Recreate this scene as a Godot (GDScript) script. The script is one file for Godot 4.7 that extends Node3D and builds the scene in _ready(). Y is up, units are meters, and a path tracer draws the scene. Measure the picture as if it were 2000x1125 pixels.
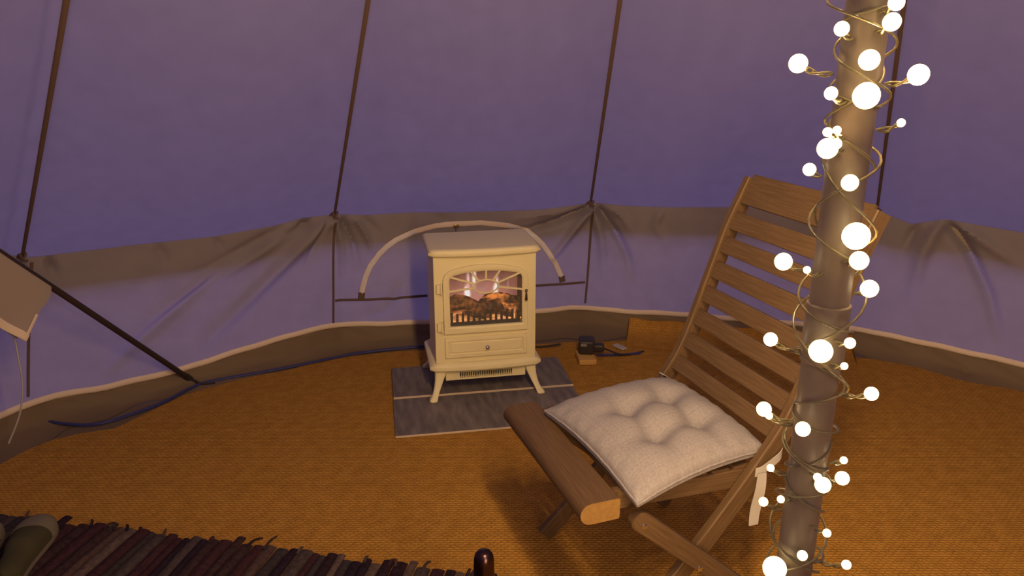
extends Node3D
# A canvas bell tent at dusk: a cream electric stove on two slate boards, a folding
# chair with a linen cushion, and the tent pole wound with fairy lights.

# plan of the tent wall: corners, left of the stove first, then clockwise round
const PLAN := [Vector2(-2.18, -1.49), Vector2(-1.661, -2.514), Vector2(-0.757, -3.214), Vector2(0.359, -3.46), Vector2(1.535, -3.176), Vector2(2.407, -2.457), Vector2(2.963, -1.406), Vector2(3.062, -0.226), Vector2(2.67, 0.89), Vector2(1.855, 1.749), Vector2(0.761, 2.199), Vector2(-0.422, 2.163), Vector2(-1.487, 1.646), Vector2(-2.247, 0.738), Vector2(-2.569, -0.4)]
const EAVE := [[0.9531, 0.6283], [1.0206, 0.6022], [1.288, 0.5951], [1.56, 0.5826], [1.7763, 0.5924], [1.8734, 0.6071], [1.9977, 0.6034], [2.1254, 0.5941], [2.2792, 0.5972], [2.4758, 0.5869], [2.7818, 0.5825], [2.9076, 0.5925], [3.0126, 0.6052], [3.1281, 0.5977], [3.2787, 0.5995], [3.4973, 0.6124], [4.0039, 0.6272], [4.1227, 0.5897], [4.2262, 0.6278], [4.4677, 0.6129]]      # [place along the plan, height]
const TRIM := [[0.9543, 0.0933], [1.1469, 0.0749], [1.3869, 0.0735], [1.6202, 0.0981], [1.8356, 0.1128], [1.9393, 0.1115], [2.1407, 0.0949], [2.3325, 0.0874], [2.7818, 0.0979], [2.9175, 0.1042], [3.006, 0.0977], [3.1466, 0.0937], [3.3612, 0.1026], [4.0212, 0.0963], [4.2211, 0.098], [4.5465, 0.0961]]
const FOLDS := [
	[[[1.8919, 0.5912], [1.7331, 0.5249], [1.5439, 0.4238], [1.342, 0.2619], [1.1748, 0.1389]], -0.02, 0.02],
	[[[1.8423, 0.5817], [1.6936, 0.4958], [1.5076, 0.4064], [1.3311, 0.3063]], 0.022, 0.026],
	[[[1.9717, 0.583], [1.8224, 0.4539], [1.6186, 0.2777], [1.482, 0.1596]], 0.02, 0.03],
	[[[1.7941, 0.5788], [1.6405, 0.51], [1.477, 0.438]], -0.012, 0.018],
	[[[2.0265, 0.5815], [2.0627, 0.4846], [2.0757, 0.3684]], -0.014, 0.012],
	[[[2.0683, 0.5882], [2.1114, 0.5044], [2.1357, 0.4108]], 0.014, 0.012],
	[[[2.1098, 0.586], [2.1691, 0.5055]], -0.01, 0.012],
	[[[1.972, 0.5874], [1.9253, 0.5017], [1.8774, 0.3984]], -0.012, 0.014],
	[[[2.002, 0.5784], [2.0198, 0.4644], [2.0168, 0.2789]], 0.01, 0.014],
	[[[2.9824, 0.5816], [2.8665, 0.5259], [2.7407, 0.4902], [2.637, 0.4774]], -0.02, 0.016],
	[[[2.9935, 0.5668], [2.9313, 0.479], [2.8688, 0.3858], [2.8055, 0.3166]], 0.018, 0.02],
	[[[2.9502, 0.588], [2.8028, 0.5626], [2.6783, 0.5458]], 0.012, 0.014],
	[[[3.0286, 0.5848], [3.0938, 0.4814], [3.1464, 0.3639], [3.1696, 0.2673]], -0.02, 0.016],
	[[[3.0134, 0.572], [3.0467, 0.4297], [3.0617, 0.258]], 0.015, 0.02],
	[[[3.0708, 0.5944], [3.1206, 0.5429], [3.1615, 0.474]], 0.014, 0.012],
	[[[3.2605, 0.5914], [3.2453, 0.5153], [3.2874, 0.423]], 0.01, 0.02],
	[[[2.3765, 0.5807], [2.4351, 0.5453]], -0.008, 0.012],
	[[[1.5594, 0.5766], [1.5883, 0.5197]], -0.01, 0.014],
	[[[1.3786, 0.5786], [1.4009, 0.4946]], -0.008, 0.016],
	[[[1.0656, 0.5898], [1.0768, 0.5228]], -0.015, 0.014],
	[[[4.2353, 0.6209], [4.3146, 0.5133], [4.4023, 0.3415], [4.4567, 0.1829]], -0.022, 0.02],
	[[[4.2113, 0.617], [4.1731, 0.4644], [4.162, 0.2841]], 0.018, 0.03],
	[[[4.2669, 0.626], [4.3547, 0.5624], [4.4727, 0.4826]], 0.016, 0.02],
	[[[4.1399, 0.5882], [4.1056, 0.4511]], -0.012, 0.02],
	[[[2.2275, 0.2624], [2.1839, 0.1693], [2.0626, 0.1191]], 0.006, 0.02],
]
const ARCH := [[2.0827, 0.2428], [2.088, 0.2686], [2.1022, 0.3195], [2.1219, 0.3651], [2.1553, 0.4141], [2.1879, 0.4491], [2.2261, 0.479], [2.2957, 0.5117], [2.3752, 0.5325], [2.4549, 0.5372], [2.5556, 0.5362], [2.6577, 0.5187], [2.699, 0.5045], [2.7407, 0.4831], [2.7745, 0.4548], [2.8044, 0.4192], [2.8348, 0.371], [2.8591, 0.3252], [2.8861, 0.2587]]
const HEM_A := [[1.9784, 0.2189], [2.1066, 0.2097], [2.2254, 0.2096], [2.3361, 0.2102]]
const HEM_B := [[2.7636, 0.2231], [2.8715, 0.2222], [2.9876, 0.2234]]
const TAPES := [[[1.0209, 0.5858], [0.995, 0.4297], [0.9605, 0.2532], [0.9347, 0.119]], [[1.9978, 0.5744], [1.9856, 0.4227], [1.9734, 0.239], [1.9628, 0.1126]], [[3.0073, 0.5835], [3.0036, 0.4266], [2.9978, 0.2528], [2.9903, 0.1211]]]
const MAT_EDGE := [[-180, 2.6], [-95, 2.55], [-49.9428, 2.4908], [-47.5647, 2.537], [-45.0846, 2.5346], [-42.0553, 2.4801], [-38.5392, 2.5367], [-35.2269, 2.6165], [-30.4581, 2.6296], [-26.871, 2.6328], [-22.9941, 2.681], [-18.2921, 2.6719], [-13.7599, 2.6422], [-3.0375, 2.6367], [-0.4927, 2.6579], [6.0074, 2.6915], [27.5153, 2.7828], [33.5099, 2.7794], [39.0819, 2.7535], [65, 2.68], [100, 2.6], [180, 2.6]]      # [degrees clockwise from straight ahead, radius]
const BULBS := [
	[Vector3(0.2293, 1.3094, -0.5636), 0.0052],
	[Vector3(0.2592, 1.3259, -0.5517), 0.0054],
	[Vector3(0.2572, 1.3135, -0.55), 0.0061],
	[Vector3(0.2159, 1.2852, -0.6034), 0.0071],
	[Vector3(0.2484, 1.2887, -0.5568), 0.0072],
	[Vector3(0.2892, 1.2784, -0.5666), 0.0074],
	[Vector3(0.2256, 1.2661, -0.5593), 0.0047],
	[Vector3(0.2471, 1.2649, -0.5509), 0.0092],
	[Vector3(0.2803, 1.2451, -0.5633), 0.0031],
	[Vector3(0.2284, 1.2385, -0.5641), 0.0034],
	[Vector3(0.2332, 1.2404, -0.5593), 0.003],
	[Vector3(0.2295, 1.2268, -0.5632), 0.0075],
	[Vector3(0.2348, 1.2303, -0.5618), 0.0041],
	[Vector3(0.2315, 1.2061, -0.5975), 0.0051],
	[Vector3(0.2462, 1.2029, -0.5564), 0.0062],
	[Vector3(0.2521, 1.1652, -0.5476), 0.01],
	[Vector3(0.2564, 1.1468, -0.5466), 0.007],
	[Vector3(0.2166, 1.1337, -0.5903), 0.0071],
	[Vector3(0.2244, 1.1355, -0.5608), 0.0029],
	[Vector3(0.2807, 1.1161, -0.5744), 0.007],
	[Vector3(0.2167, 1.0633, -0.6), 0.0059],
	[Vector3(0.2406, 1.0711, -0.5553), 0.0092],
	[Vector3(0.2584, 1.0814, -0.5466), 0.0043],
	[Vector3(0.2565, 1.0624, -0.5464), 0.0029],
	[Vector3(0.2868, 1.0333, -0.5582), 0.0056],
	[Vector3(0.2188, 0.997, -0.6035), 0.0065],
	[Vector3(0.2199, 0.9961, -0.5928), 0.0032],
	[Vector3(0.2353, 1.0024, -0.5572), 0.0061],
	[Vector3(0.2781, 0.9667, -0.5694), 0.0032],
	[Vector3(0.2557, 0.9536, -0.5526), 0.0066],
	[Vector3(0.2504, 0.961, -0.5523), 0.0035],
	[Vector3(0.2822, 0.9456, -0.5758), 0.006],
	[Vector3(0.2234, 0.9502, -0.5848), 0.0033],
	[Vector3(0.2214, 0.9151, -0.587), 0.0041],
	[Vector3(0.2264, 0.9339, -0.5621), 0.0032],
	[Vector3(0.2628, 0.9103, -0.5484), 0.0035],
	[Vector3(0.2458, 0.8866, -0.5505), 0.0044],
	[Vector3(0.228, 0.8654, -0.5612), 0.0102],
	[Vector3(0.288, 0.8718, -0.5577), 0.0041],
]
const POLE := Vector3(0.255, 0, -0.585)
const APEX := Vector3(0.255, 3.0, -0.585)
const WARM := Vector3(1.0, 0.65, 0.30)      # the fairy lights, linear

# ---------------------------------------------------------------- mesh builder
class MB:
	var v := PackedVector3Array()
	var uv := PackedVector2Array()
	var c := PackedColorArray()
	var col := Color.WHITE
	func tri(a: Vector3, b: Vector3, d: Vector3, ua := Vector2.ZERO, ub := Vector2.ZERO, ud := Vector2.ZERO) -> void:
		v.append(a); v.append(b); v.append(d)
		uv.append(ua); uv.append(ub); uv.append(ud)
		c.append(col); c.append(col); c.append(col)
	func quad(a: Vector3, b: Vector3, d: Vector3, e: Vector3, ua := Vector2.ZERO, ub := Vector2.ZERO, ud := Vector2.ZERO, ue := Vector2.ZERO) -> void:
		tri(a, b, d, ua, ub, ud)
		tri(a, d, e, ua, ud, ue)
	func cap(l: PackedVector3Array, flip: bool) -> void:
		var m := Vector3.ZERO
		for p in l: m += p
		m /= l.size()
		for i in l.size():
			var a := l[i]
			var b := l[(i + 1) % l.size()]
			if flip: tri(m, b, a, Vector2(m.x, m.y), Vector2(b.x, b.y), Vector2(a.x, a.y))
			else: tri(m, a, b, Vector2(m.x, m.y), Vector2(a.x, a.y), Vector2(b.x, b.y))
	func loft(loops: Array, closed := true, cap0 := true, cap1 := true) -> void:
		var n: int = loops[0].size()
		var run := 0.0
		for k in loops.size() - 1:
			var a: PackedVector3Array = loops[k]
			var b: PackedVector3Array = loops[k + 1]
			var step := 0.0
			for i in n: step += a[i].distance_to(b[i])
			step /= n
			var across := 0.0
			for i in (n if closed else n - 1):
				var j := (i + 1) % n
				var w := maxf(a[i].distance_to(a[j]), b[i].distance_to(b[j]))
				quad(a[i], a[j], b[j], b[i], Vector2(run, across), Vector2(run, across + w), Vector2(run + step, across + w), Vector2(run + step, across))
				across += w
			run += step
		if cap0: cap(loops[0], true)
		if cap1: cap(loops[-1], false)
	func tube(path: PackedVector3Array, r: float, sides := 8, caps := true, r_end := -1.0) -> void:
		var loops := []
		var up := Vector3(0.31, 0.9, 0.3).normalized()
		for i in path.size():
			var t := (path[mini(i + 1, path.size() - 1)] - path[maxi(i - 1, 0)]).normalized()
			var s := t.cross(up)
			if s.length() < 0.05: s = t.cross(Vector3(1, 0.1, 0.2))
			s = s.normalized()
			up = s.cross(t).normalized()
			var rr := r if r_end < 0.0 else lerpf(r, r_end, float(i) / (path.size() - 1))
			var l := PackedVector3Array()
			for k in sides:
				var a := TAU * k / sides
				l.append(path[i] + (s * cos(a) + up * sin(a)) * rr)
			loops.append(l)
		loft(loops, true, caps, caps)
	func lathe(profile: Array, sides := 24, at := Vector3.ZERO) -> void:
		var loops := []
		for p in profile:
			var l := PackedVector3Array()
			for k in sides:
				var a := -TAU * k / sides
				l.append(at + Vector3(p[0] * cos(a), p[1], p[0] * sin(a)))
			loops.append(l)
		loft(loops)
	func ball(at: Vector3, r: Vector3, rings := 8, sides := 12) -> void:
		var loops := []
		for i in rings + 1:
			var t := clampf(float(i) / rings, 0.01, 0.99) * PI
			var l := PackedVector3Array()
			for k in sides:
				var a := -TAU * k / sides
				l.append(at + Vector3(r.x * sin(t) * cos(a), -r.y * cos(t), r.z * sin(t) * sin(a)))
			loops.append(l)
		loft(loops)
	# a box with rounded edges, its length along axis (0 x, 1 y, 2 z) so that grain runs that way
	func rbox(at: Vector3, size: Vector3, b := 0.003, axis := 0, turn := Basis()) -> void:
		var l: float = size[axis]
		var w: float = size[(axis + 1) % 3]
		var h: float = size[(axis + 2) % 3]
		b = minf(b, minf(l, minf(w, h)) * 0.45)
		var loops := []
		for s in [[0.0, 1.0], [0.3, 0.3], [1.0, 0.0]]: loops.append(_rr(l * -0.5 + b * s[0], w, h, b, b * s[1], axis, at, turn))
		for s in [[1.0, 0.0], [0.3, 0.3], [0.0, 1.0]]: loops.append(_rr(l * 0.5 - b * s[0], w, h, b, b * s[1], axis, at, turn))
		loft(loops)
	func _rr(x: float, w: float, h: float, r: float, inset: float, axis: int, at: Vector3, turn: Basis) -> PackedVector3Array:
		var o := PackedVector3Array()
		for q in 4:
			var sx: float = [1, -1, -1, 1][q]
			var sy: float = [1, 1, -1, -1][q]
			for k in 3:
				var a := PI / 2 * q + PI / 4 * k
				var y := sx * (w / 2 - r) + cos(a) * (r - inset)
				var z := sy * (h / 2 - r) + sin(a) * (r - inset)
				var p := Vector3(x, y, z) if axis == 0 else Vector3(z, x, y) if axis == 1 else Vector3(y, z, x)
				o.append(at + turn * p)
		return o
	func mesh(angle := 38.0, m: Material = null, coloured := false, solid := true) -> ArrayMesh:
		var n := v.size() / 3
		var vol := 0.0
		if solid:
			for i in n: vol += v[3 * i].dot(v[3 * i + 1].cross(v[3 * i + 2]))
		var fn := PackedVector3Array()
		var at := {}
		for i in n:
			if vol < 0.0:
				var t := v[3 * i + 1]; v[3 * i + 1] = v[3 * i + 2]; v[3 * i + 2] = t
				var u := uv[3 * i + 1]; uv[3 * i + 1] = uv[3 * i + 2]; uv[3 * i + 2] = u
			fn.append((v[3 * i + 1] - v[3 * i]).cross(v[3 * i + 2] - v[3 * i]))
			for k in 3:
				var key := Vector3i(v[3 * i + k] * 20000.0)
				if not at.has(key): at[key] = PackedInt32Array([i])
				else:
					var g: PackedInt32Array = at[key]
					g.append(i)
					at[key] = g
		var nn := PackedVector3Array(); nn.resize(v.size())
		var least := cos(deg_to_rad(angle))
		for i in n:
			var mine := fn[i].normalized()
			for k in 3:
				var s := Vector3.ZERO
				for j in at[Vector3i(v[3 * i + k] * 20000.0)]:
					if fn[j].normalized().dot(mine) >= least: s += fn[j]
				nn[3 * i + k] = s.normalized() if s.length() > 1e-14 else Vector3.UP
		# Godot's front faces run clockwise
		for i in n:
			var t := v[3 * i + 1]; v[3 * i + 1] = v[3 * i + 2]; v[3 * i + 2] = t
			var u := uv[3 * i + 1]; uv[3 * i + 1] = uv[3 * i + 2]; uv[3 * i + 2] = u
			var w := nn[3 * i + 1]; nn[3 * i + 1] = nn[3 * i + 2]; nn[3 * i + 2] = w
		var arrays := []
		arrays.resize(Mesh.ARRAY_MAX)
		arrays[Mesh.ARRAY_VERTEX] = v
		arrays[Mesh.ARRAY_NORMAL] = nn
		arrays[Mesh.ARRAY_TEX_UV] = uv
		if coloured: arrays[Mesh.ARRAY_COLOR] = c
		var am := ArrayMesh.new()
		am.add_surface_from_arrays(Mesh.PRIMITIVE_TRIANGLES, arrays)
		if m: am.surface_set_material(0, m)
		return am


# ---------------------------------------------------------------- naming
func thing(called: String, label: String, category: String, at := Vector3.ZERO, turn := Basis()) -> Node3D:
	var o := Node3D.new()
	o.name = called
	o.transform = Transform3D(turn, at)
	add_child(o, true)
	o.set_meta("label", label)
	o.set_meta("category", category)
	return o

func part(called: String, mb: MB, m: Material, parent: Node3D, angle := 38.0, solid := true, coloured := false) -> MeshInstance3D:
	var o := MeshInstance3D.new()
	o.name = called if taken(parent, called) == 0 else "%s_%03d" % [called, taken(parent, called)]
	o.mesh = mb.mesh(angle, m, coloured, solid)
	parent.add_child(o, true)
	return o

var counts := {}
func taken(parent: Node, called: String) -> int:
	var key := "%d/%s" % [parent.get_instance_id(), called]
	counts[key] = counts.get(key, -1) + 1
	return counts[key]

func tag(o: Node3D, label: String, category: String) -> Node3D:
	o.set_meta("label", label)
	o.set_meta("category", category)
	return o

func structure(o: Node3D, label: String, category: String) -> Node3D:
	tag(o, label, category)
	o.set_meta("kind", "structure")
	return o


# ---------------------------------------------------------------- materials
func lin(r: float, g: float, b: float) -> Color:
	return Color(r, g, b).linear_to_srgb()

func mat(colour: Color, rough := 0.7, spec := 0.4) -> StandardMaterial3D:
	var m := StandardMaterial3D.new()
	m.albedo_color = colour
	m.roughness = rough
	m.metallic_specular = spec
	m.cull_mode = BaseMaterial3D.CULL_DISABLED
	return m

func metal(colour: Color, rough := 0.3) -> StandardMaterial3D:
	var m := mat(colour, rough, 0.5)
	m.metallic = 1.0
	return m

func triplanar(m: StandardMaterial3D, per_metre: Vector3) -> StandardMaterial3D:
	m.uv1_triplanar = true
	m.uv1_scale = per_metre
	return m

func noise_image(size_x: int, size_y: int, seed_: int, freq: float, octaves := 4) -> Image:
	var n := FastNoiseLite.new()
	n.seed = seed_
	n.frequency = freq
	n.fractal_octaves = octaves
	return n.get_seamless_image(size_x, size_y)

func tex(im: Image) -> ImageTexture:
	im.generate_mipmaps()
	return ImageTexture.create_from_image(im)

# a picture whose pixels are lo..hi by a noise that can be stretched
func tone(size: int, seed_: int, freq: float, lo: Color, hi: Color, stretch := 1, octaves := 4) -> ImageTexture:
	var n := noise_image(size, size / stretch if stretch > 1 else size, seed_, freq, octaves)
	var im := Image.create(n.get_width(), n.get_height(), false, Image.FORMAT_RGB8)
	for y in n.get_height():
		for x in n.get_width():
			im.set_pixel(x, y, lo.lerp(hi, n.get_pixel(x, y).r))
	return tex(im)

func smooth_path(pts: Array, steps := 8) -> PackedVector3Array:
	var o := PackedVector3Array()
	for i in pts.size() - 1:
		var a: Vector3 = pts[maxi(i - 1, 0)]
		var b: Vector3 = pts[i]
		var d: Vector3 = pts[i + 1]
		var e: Vector3 = pts[mini(i + 2, pts.size() - 1)]
		for k in steps: o.append(b.cubic_interpolate(d, a, e, float(k) / steps))
	o.append(pts[-1])
	return o

func pieces(pairs: Array, x: float) -> float:   # piecewise linear
	if x <= pairs[0][0]: return pairs[0][1]
	for i in pairs.size() - 1:
		if x <= pairs[i + 1][0]:
			var t: float = (x - pairs[i][0]) / (pairs[i + 1][0] - pairs[i][0])
			return lerpf(pairs[i][1], pairs[i + 1][1], t)
	return pairs[-1][1]


var rng := RandomNumberGenerator.new()
var M := {}


func _ready() -> void:
	rng.seed = 11
	# camera
	var cam := Camera3D.new()
	cam.name = "camera"
	cam.position = Vector3(0, 1.3, 0)
	cam.rotation_degrees = Vector3(-17.7, 0, 0)
	cam.fov = rad_to_deg(2.0 * atan(562.5 / 1500.0))
	cam.near = 0.05
	cam.far = 60.0
	add_child(cam)
	cam.current = true
	# dusk sky, seen only through the canvas
	var env := Environment.new()
	var sky := Sky.new()
	var sm := ProceduralSkyMaterial.new()
	sm.sky_top_color = lin(0.74, 0.63, 1.70)
	sm.sky_horizon_color = lin(0.80, 0.64, 1.60)
	sm.sky_curve = 0.2
	sm.ground_bottom_color = lin(0.05, 0.05, 0.09)
	sm.ground_horizon_color = lin(0.12, 0.11, 0.22)
	sm.sun_angle_max = 0.0
	sky.sky_material = sm
	env.background_mode = Environment.BG_SKY
	env.sky = sky
	env.background_energy_multiplier = 1.0
	env.tonemap_mode = Environment.TONE_MAPPER_LINEAR
	env.tonemap_exposure = 1.0
	env.sdfgi_enabled = true
	env.ssao_enabled = true
	env.ssil_enabled = true
	var we := WorldEnvironment.new()
	we.name = "world_environment"
	we.environment = env
	add_child(we)

	materials()
	tent()
	coir()
	rug()
	hearth()
	stove()
	sockets()
	lean_pole()
	chair()
	cushion()
	pole_and_lights()
	small_things()


# ---------------------------------------------------------------- materials
func materials() -> void:
	var cloth := tone(256, 3, 0.02, Color(0.93, 0.93, 0.93), Color(1, 1, 1), 1, 5)
	var weave := Image.create(64, 64, false, Image.FORMAT_RGB8)
	for y in 64:
		for x in 64:
			var h := 0.5 + 0.25 * sin(TAU * x / 8.0) * (1 if (y / 4) % 2 else -1) + 0.2 * rng.randf()
			weave.set_pixel(x, y, Color(h, h, h))
	var weave_tex := tex(weave)
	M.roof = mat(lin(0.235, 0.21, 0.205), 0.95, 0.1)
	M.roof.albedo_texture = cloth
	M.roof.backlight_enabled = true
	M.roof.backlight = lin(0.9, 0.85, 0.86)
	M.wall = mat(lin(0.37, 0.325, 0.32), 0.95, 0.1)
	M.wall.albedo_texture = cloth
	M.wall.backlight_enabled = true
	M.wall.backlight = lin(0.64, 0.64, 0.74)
	for m in [M.roof, M.wall]: triplanar(m, Vector3(1.7, 1.7, 1.7))
	M.double_cloth = triplanar(mat(lin(0.45, 0.38, 0.30), 0.95, 0.1), Vector3(1.7, 1.7, 1.7))
	M.double_cloth.albedo_texture = cloth
	M.double_cloth.backlight_enabled = true
	M.double_cloth.backlight = lin(0.5, 0.48, 0.44)
	M.seam = mat(lin(0.13, 0.085, 0.075), 0.95, 0.1)
	M.seam.backlight_enabled = true
	M.seam.backlight = lin(0.045, 0.035, 0.040)
	M.webbing = mat(lin(0.72, 0.60, 0.50), 0.9, 0.2)
	M.zip = mat(lin(0.80, 0.84, 0.97), 0.6, 0.3)
	M.zip.backlight_enabled = true
	M.zip.backlight = lin(0.5, 0.5, 0.6)
	M.sheet = mat(lin(0.17, 0.122, 0.078), 0.6, 0.3)
	M.grass = mat(lin(0.07, 0.09, 0.06), 1.0, 0.1)
	M.pvc = mat(Color(1, 1, 1, 0.04), 0.03, 0.5)
	M.pvc.transparency = BaseMaterial3D.TRANSPARENCY_ALPHA
	# coir: rows of knobbly weave
	var hi := Image.create(512, 512, false, Image.FORMAT_RGB8)
	var lo := Image.create(512, 512, false, Image.FORMAT_RGB8)
	var fuzz := noise_image(512, 512, 5, 0.08, 4)
	var blot := noise_image(512, 512, 6, 0.012, 3)
	for y in 512:
		for x in 512:
			var row := int(y / 16)
			var a := sin(PI * fposmod(y, 16) / 16.0)
			var b := absf(sin(PI * (x + (16 if row % 2 else 0)) / 32.0))
			var f := fuzz.get_pixel(x, y).r
			var h := clampf(0.75 * a * pow(b, 0.6) + 0.4 * (f - 0.4), 0.0, 1.0)
			hi.set_pixel(x, y, Color(h, h, h))
			var t := clampf(0.35 + 0.5 * h + 0.5 * (f - 0.5) + 0.35 * (blot.get_pixel(x, y).r - 0.5), 0.0, 1.0)
			lo.set_pixel(x, y, lin(0.23, 0.110, 0.022).lerp(lin(0.56, 0.30, 0.066), t))
	M.coir = triplanar(mat(Color.WHITE, 1.0, 0.1), Vector3(3.2, 3.2, 3.2))
	M.coir.albedo_texture = tex(lo)
	M.coir.heightmap_enabled = true
	M.coir.heightmap_texture = tex(hi)
	M.coir.heightmap_scale = 0.25
	# woods
	M.wood = wood(lin(0.085, 0.050, 0.026), lin(0.15, 0.094, 0.052), 21)
	M.wood_dark = wood(lin(0.085, 0.048, 0.026), lin(0.14, 0.085, 0.047), 22)
	M.end_grain = mat(lin(0.30, 0.175, 0.06), 0.75, 0.3)
	M.end_grain.albedo_texture = tone(128, 9, 0.06, Color(0.9, 0.9, 0.9), Color.WHITE)
	triplanar(M.end_grain, Vector3(9, 9, 9))
	# linen
	var li := Image.create(512, 512, false, Image.FORMAT_RGB8)
	var slub_a := noise_image(512, 64, 31, 0.05, 3)
	var slub_b := noise_image(64, 512, 32, 0.05, 3)
	for y in 512:
		for x in 512:
			var t := 0.5 * slub_a.get_pixel(x, (y * 7) % 64 if y % 2 else y % 64).r + 0.5 * slub_b.get_pixel((x * 5) % 64 if x % 3 else x % 64, y).r
			li.set_pixel(x, y, Color(0.80, 0.79, 0.78).lerp(Color(1, 1, 1), clampf(t * 1.6 - 0.3, 0, 1)))
	M.linen = mat(lin(0.37, 0.35, 0.395), 0.95, 0.15)
	M.linen.albedo_texture = tex(li)
	M.linen.uv1_scale = Vector3(5, 5, 5)
	M.linen_plain = mat(lin(0.40, 0.38, 0.38), 0.95, 0.15)
	M.cream = mat(lin(0.74, 0.665, 0.42), 0.45, 0.4)
	M.black = mat(lin(0.012, 0.011, 0.010), 0.5, 0.4)
	M.chrome = metal(lin(0.75, 0.72, 0.68), 0.12)
	M.bronze = metal(lin(0.30, 0.22, 0.14), 0.25)
	M.brass = metal(lin(0.55, 0.40, 0.16), 0.3)
	M.steel = mat(lin(0.42, 0.33, 0.22), 0.38, 0.5)
	M.plastic = mat(lin(0.03, 0.024, 0.024), 0.45, 0.5)
	M.blue = mat(lin(0.03, 0.035, 0.16), 0.45, 0.5)
	M.wire = mat(lin(0.30, 0.25, 0.12), 0.12, 0.7)
	M.slate = mat(lin(0.225, 0.192, 0.185), 0.6, 0.4)
	M.slate.albedo_texture = tone(256, 12, 0.03, Color(0.72, 0.72, 0.74), Color.WHITE, 4)
	triplanar(M.slate, Vector3(3, 3, 3))
	M.slate_edge = mat(lin(0.60, 0.48, 0.36), 0.7, 0.3)
	M.pane = mat(Color(1, 1, 1, 0.03), 0.02, 0.5)
	M.pane.transparency = BaseMaterial3D.TRANSPARENCY_ALPHA


func wood(a: Color, b: Color, seed_: int) -> StandardMaterial3D:
	var n := FastNoiseLite.new()
	n.seed = seed_
	n.frequency = 1.0
	n.fractal_octaves = 4
	var im := Image.create(256, 256, false, Image.FORMAT_RGB8)
	for y in 256:
		for x in 256:
			var t := 0.5 + 0.75 * n.get_noise_2d(x * 0.012, y * 0.16) + 0.25 * n.get_noise_2d(x * 0.05 + 90, y * 0.6)
			im.set_pixel(x, y, a.lerp(b, clampf(t, 0, 1)))
	var m := mat(Color.WHITE, 0.55, 0.35)
	m.albedo_texture = tex(im)
	m.uv1_scale = Vector3(2.2, 7.0, 1)
	return m


# ---------------------------------------------------------------- the tent
func plan_at(k: float) -> Vector2:
	var n := PLAN.size()
	var i := int(floor(k))
	return PLAN[posmod(i, n)].lerp(PLAN[posmod(i + 1, n)], k - i)

func inward(k: float) -> Vector2:
	var n := PLAN.size()
	var i := int(floor(k))
	var d: Vector2 = PLAN[posmod(i + 1, n)] - PLAN[posmod(i, n)]
	var s := Vector2(-d.y, d.x).normalized()
	if s.dot(Vector2(POLE.x, POLE.z) - plan_at(k)) < 0.0: s = -s
	return s

func normal_at(k: float) -> Vector2:      # inward, turning smoothly round the corners
	var i := floorf(k)
	var a := (inward(i - 0.5) + inward(i + 0.5)).normalized()
	var b := (inward(i + 0.5) + inward(i + 1.5)).normalized()
	return a.lerp(b, k - i).normalized()

func eave(k: float) -> float:
	if k < 0.95 or k > 4.47: return 0.61 - 0.012 * absf(sin(PI * k))
	return pieces(EAVE, k)

func trim_height(k: float) -> float:
	return pieces(TRIM, k)

func folds_at(k: float, h: float) -> float:
	if k < 0.7 or k > 5.0: return 0.0
	var p := Vector2(k * 1.18, h)
	var s := 0.0
	for fold in FOLDS:
		var pts: Array = fold[0]
		var near := 1e9
		var along := 0.0
		for i in pts.size() - 1:
			var a := Vector2(pts[i][0] * 1.18, pts[i][1])
			var b := Vector2(pts[i + 1][0] * 1.18, pts[i + 1][1])
			var t := clampf((p - a).dot(b - a) / maxf((b - a).length_squared(), 1e-9), 0, 1)
			var d := p.distance_to(a.lerp(b, t))
			if d < near:
				near = d
				along = (i + t) / (pts.size() - 1)
		if near < fold[2] * 3.5:
			s += 2.3 * fold[1] * exp(-pow(near / fold[2], 2)) * (1.0 - 0.85 * along * along)
	return s

func wall_point(k: float, h: float, off := 0.0) -> Vector3:
	var p := plan_at(k)
	var n := normal_at(k)
	var low := trim_height(k)
	var up := clampf((h - low) / maxf(eave(k) - low, 0.01), 0, 1)
	var d := folds_at(k, h) * smoothstep(0.0, 0.12, up) * smoothstep(1.0, 0.93, up) + off
	d -= 0.012 * sin(PI * up)
	return Vector3(p.x + n.x * d, h, p.y + n.y * d)

func ribbon(mb: MB, ks: Array, width: float, off: float, thick: float, steps := 8) -> void:
	# a raised tape along [place, height] points of the wall
	var loops := []
	var path := []
	for i in ks.size() - 1:
		for s in steps: path.append([lerpf(ks[i][0], ks[i + 1][0], float(s) / steps), lerpf(ks[i][1], ks[i + 1][1], float(s) / steps)])
	path.append(ks[-1])
	for i in path.size():
		var a: Array = path[maxi(i - 1, 0)]
		var b: Array = path[mini(i + 1, path.size() - 1)]
		var t := Vector2((b[0] - a[0]) * 1.18, b[1] - a[1]).normalized()
		var s := Vector2(-t.y, t.x) * width / 2
		var k: float = path[i][0]
		var h: float = path[i][1]
		loops.append(PackedVector3Array([
			wall_point(k - s.x / 1.18, h - s.y, off), wall_point(k - s.x * 0.9 / 1.18, h - s.y * 0.9, off + thick), wall_point(k, h, off + thick * 1.5),
			wall_point(k + s.x * 0.9 / 1.18, h + s.y * 0.9, off + thick), wall_point(k + s.x / 1.18, h + s.y, off)]))
	mb.loft(loops)

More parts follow.
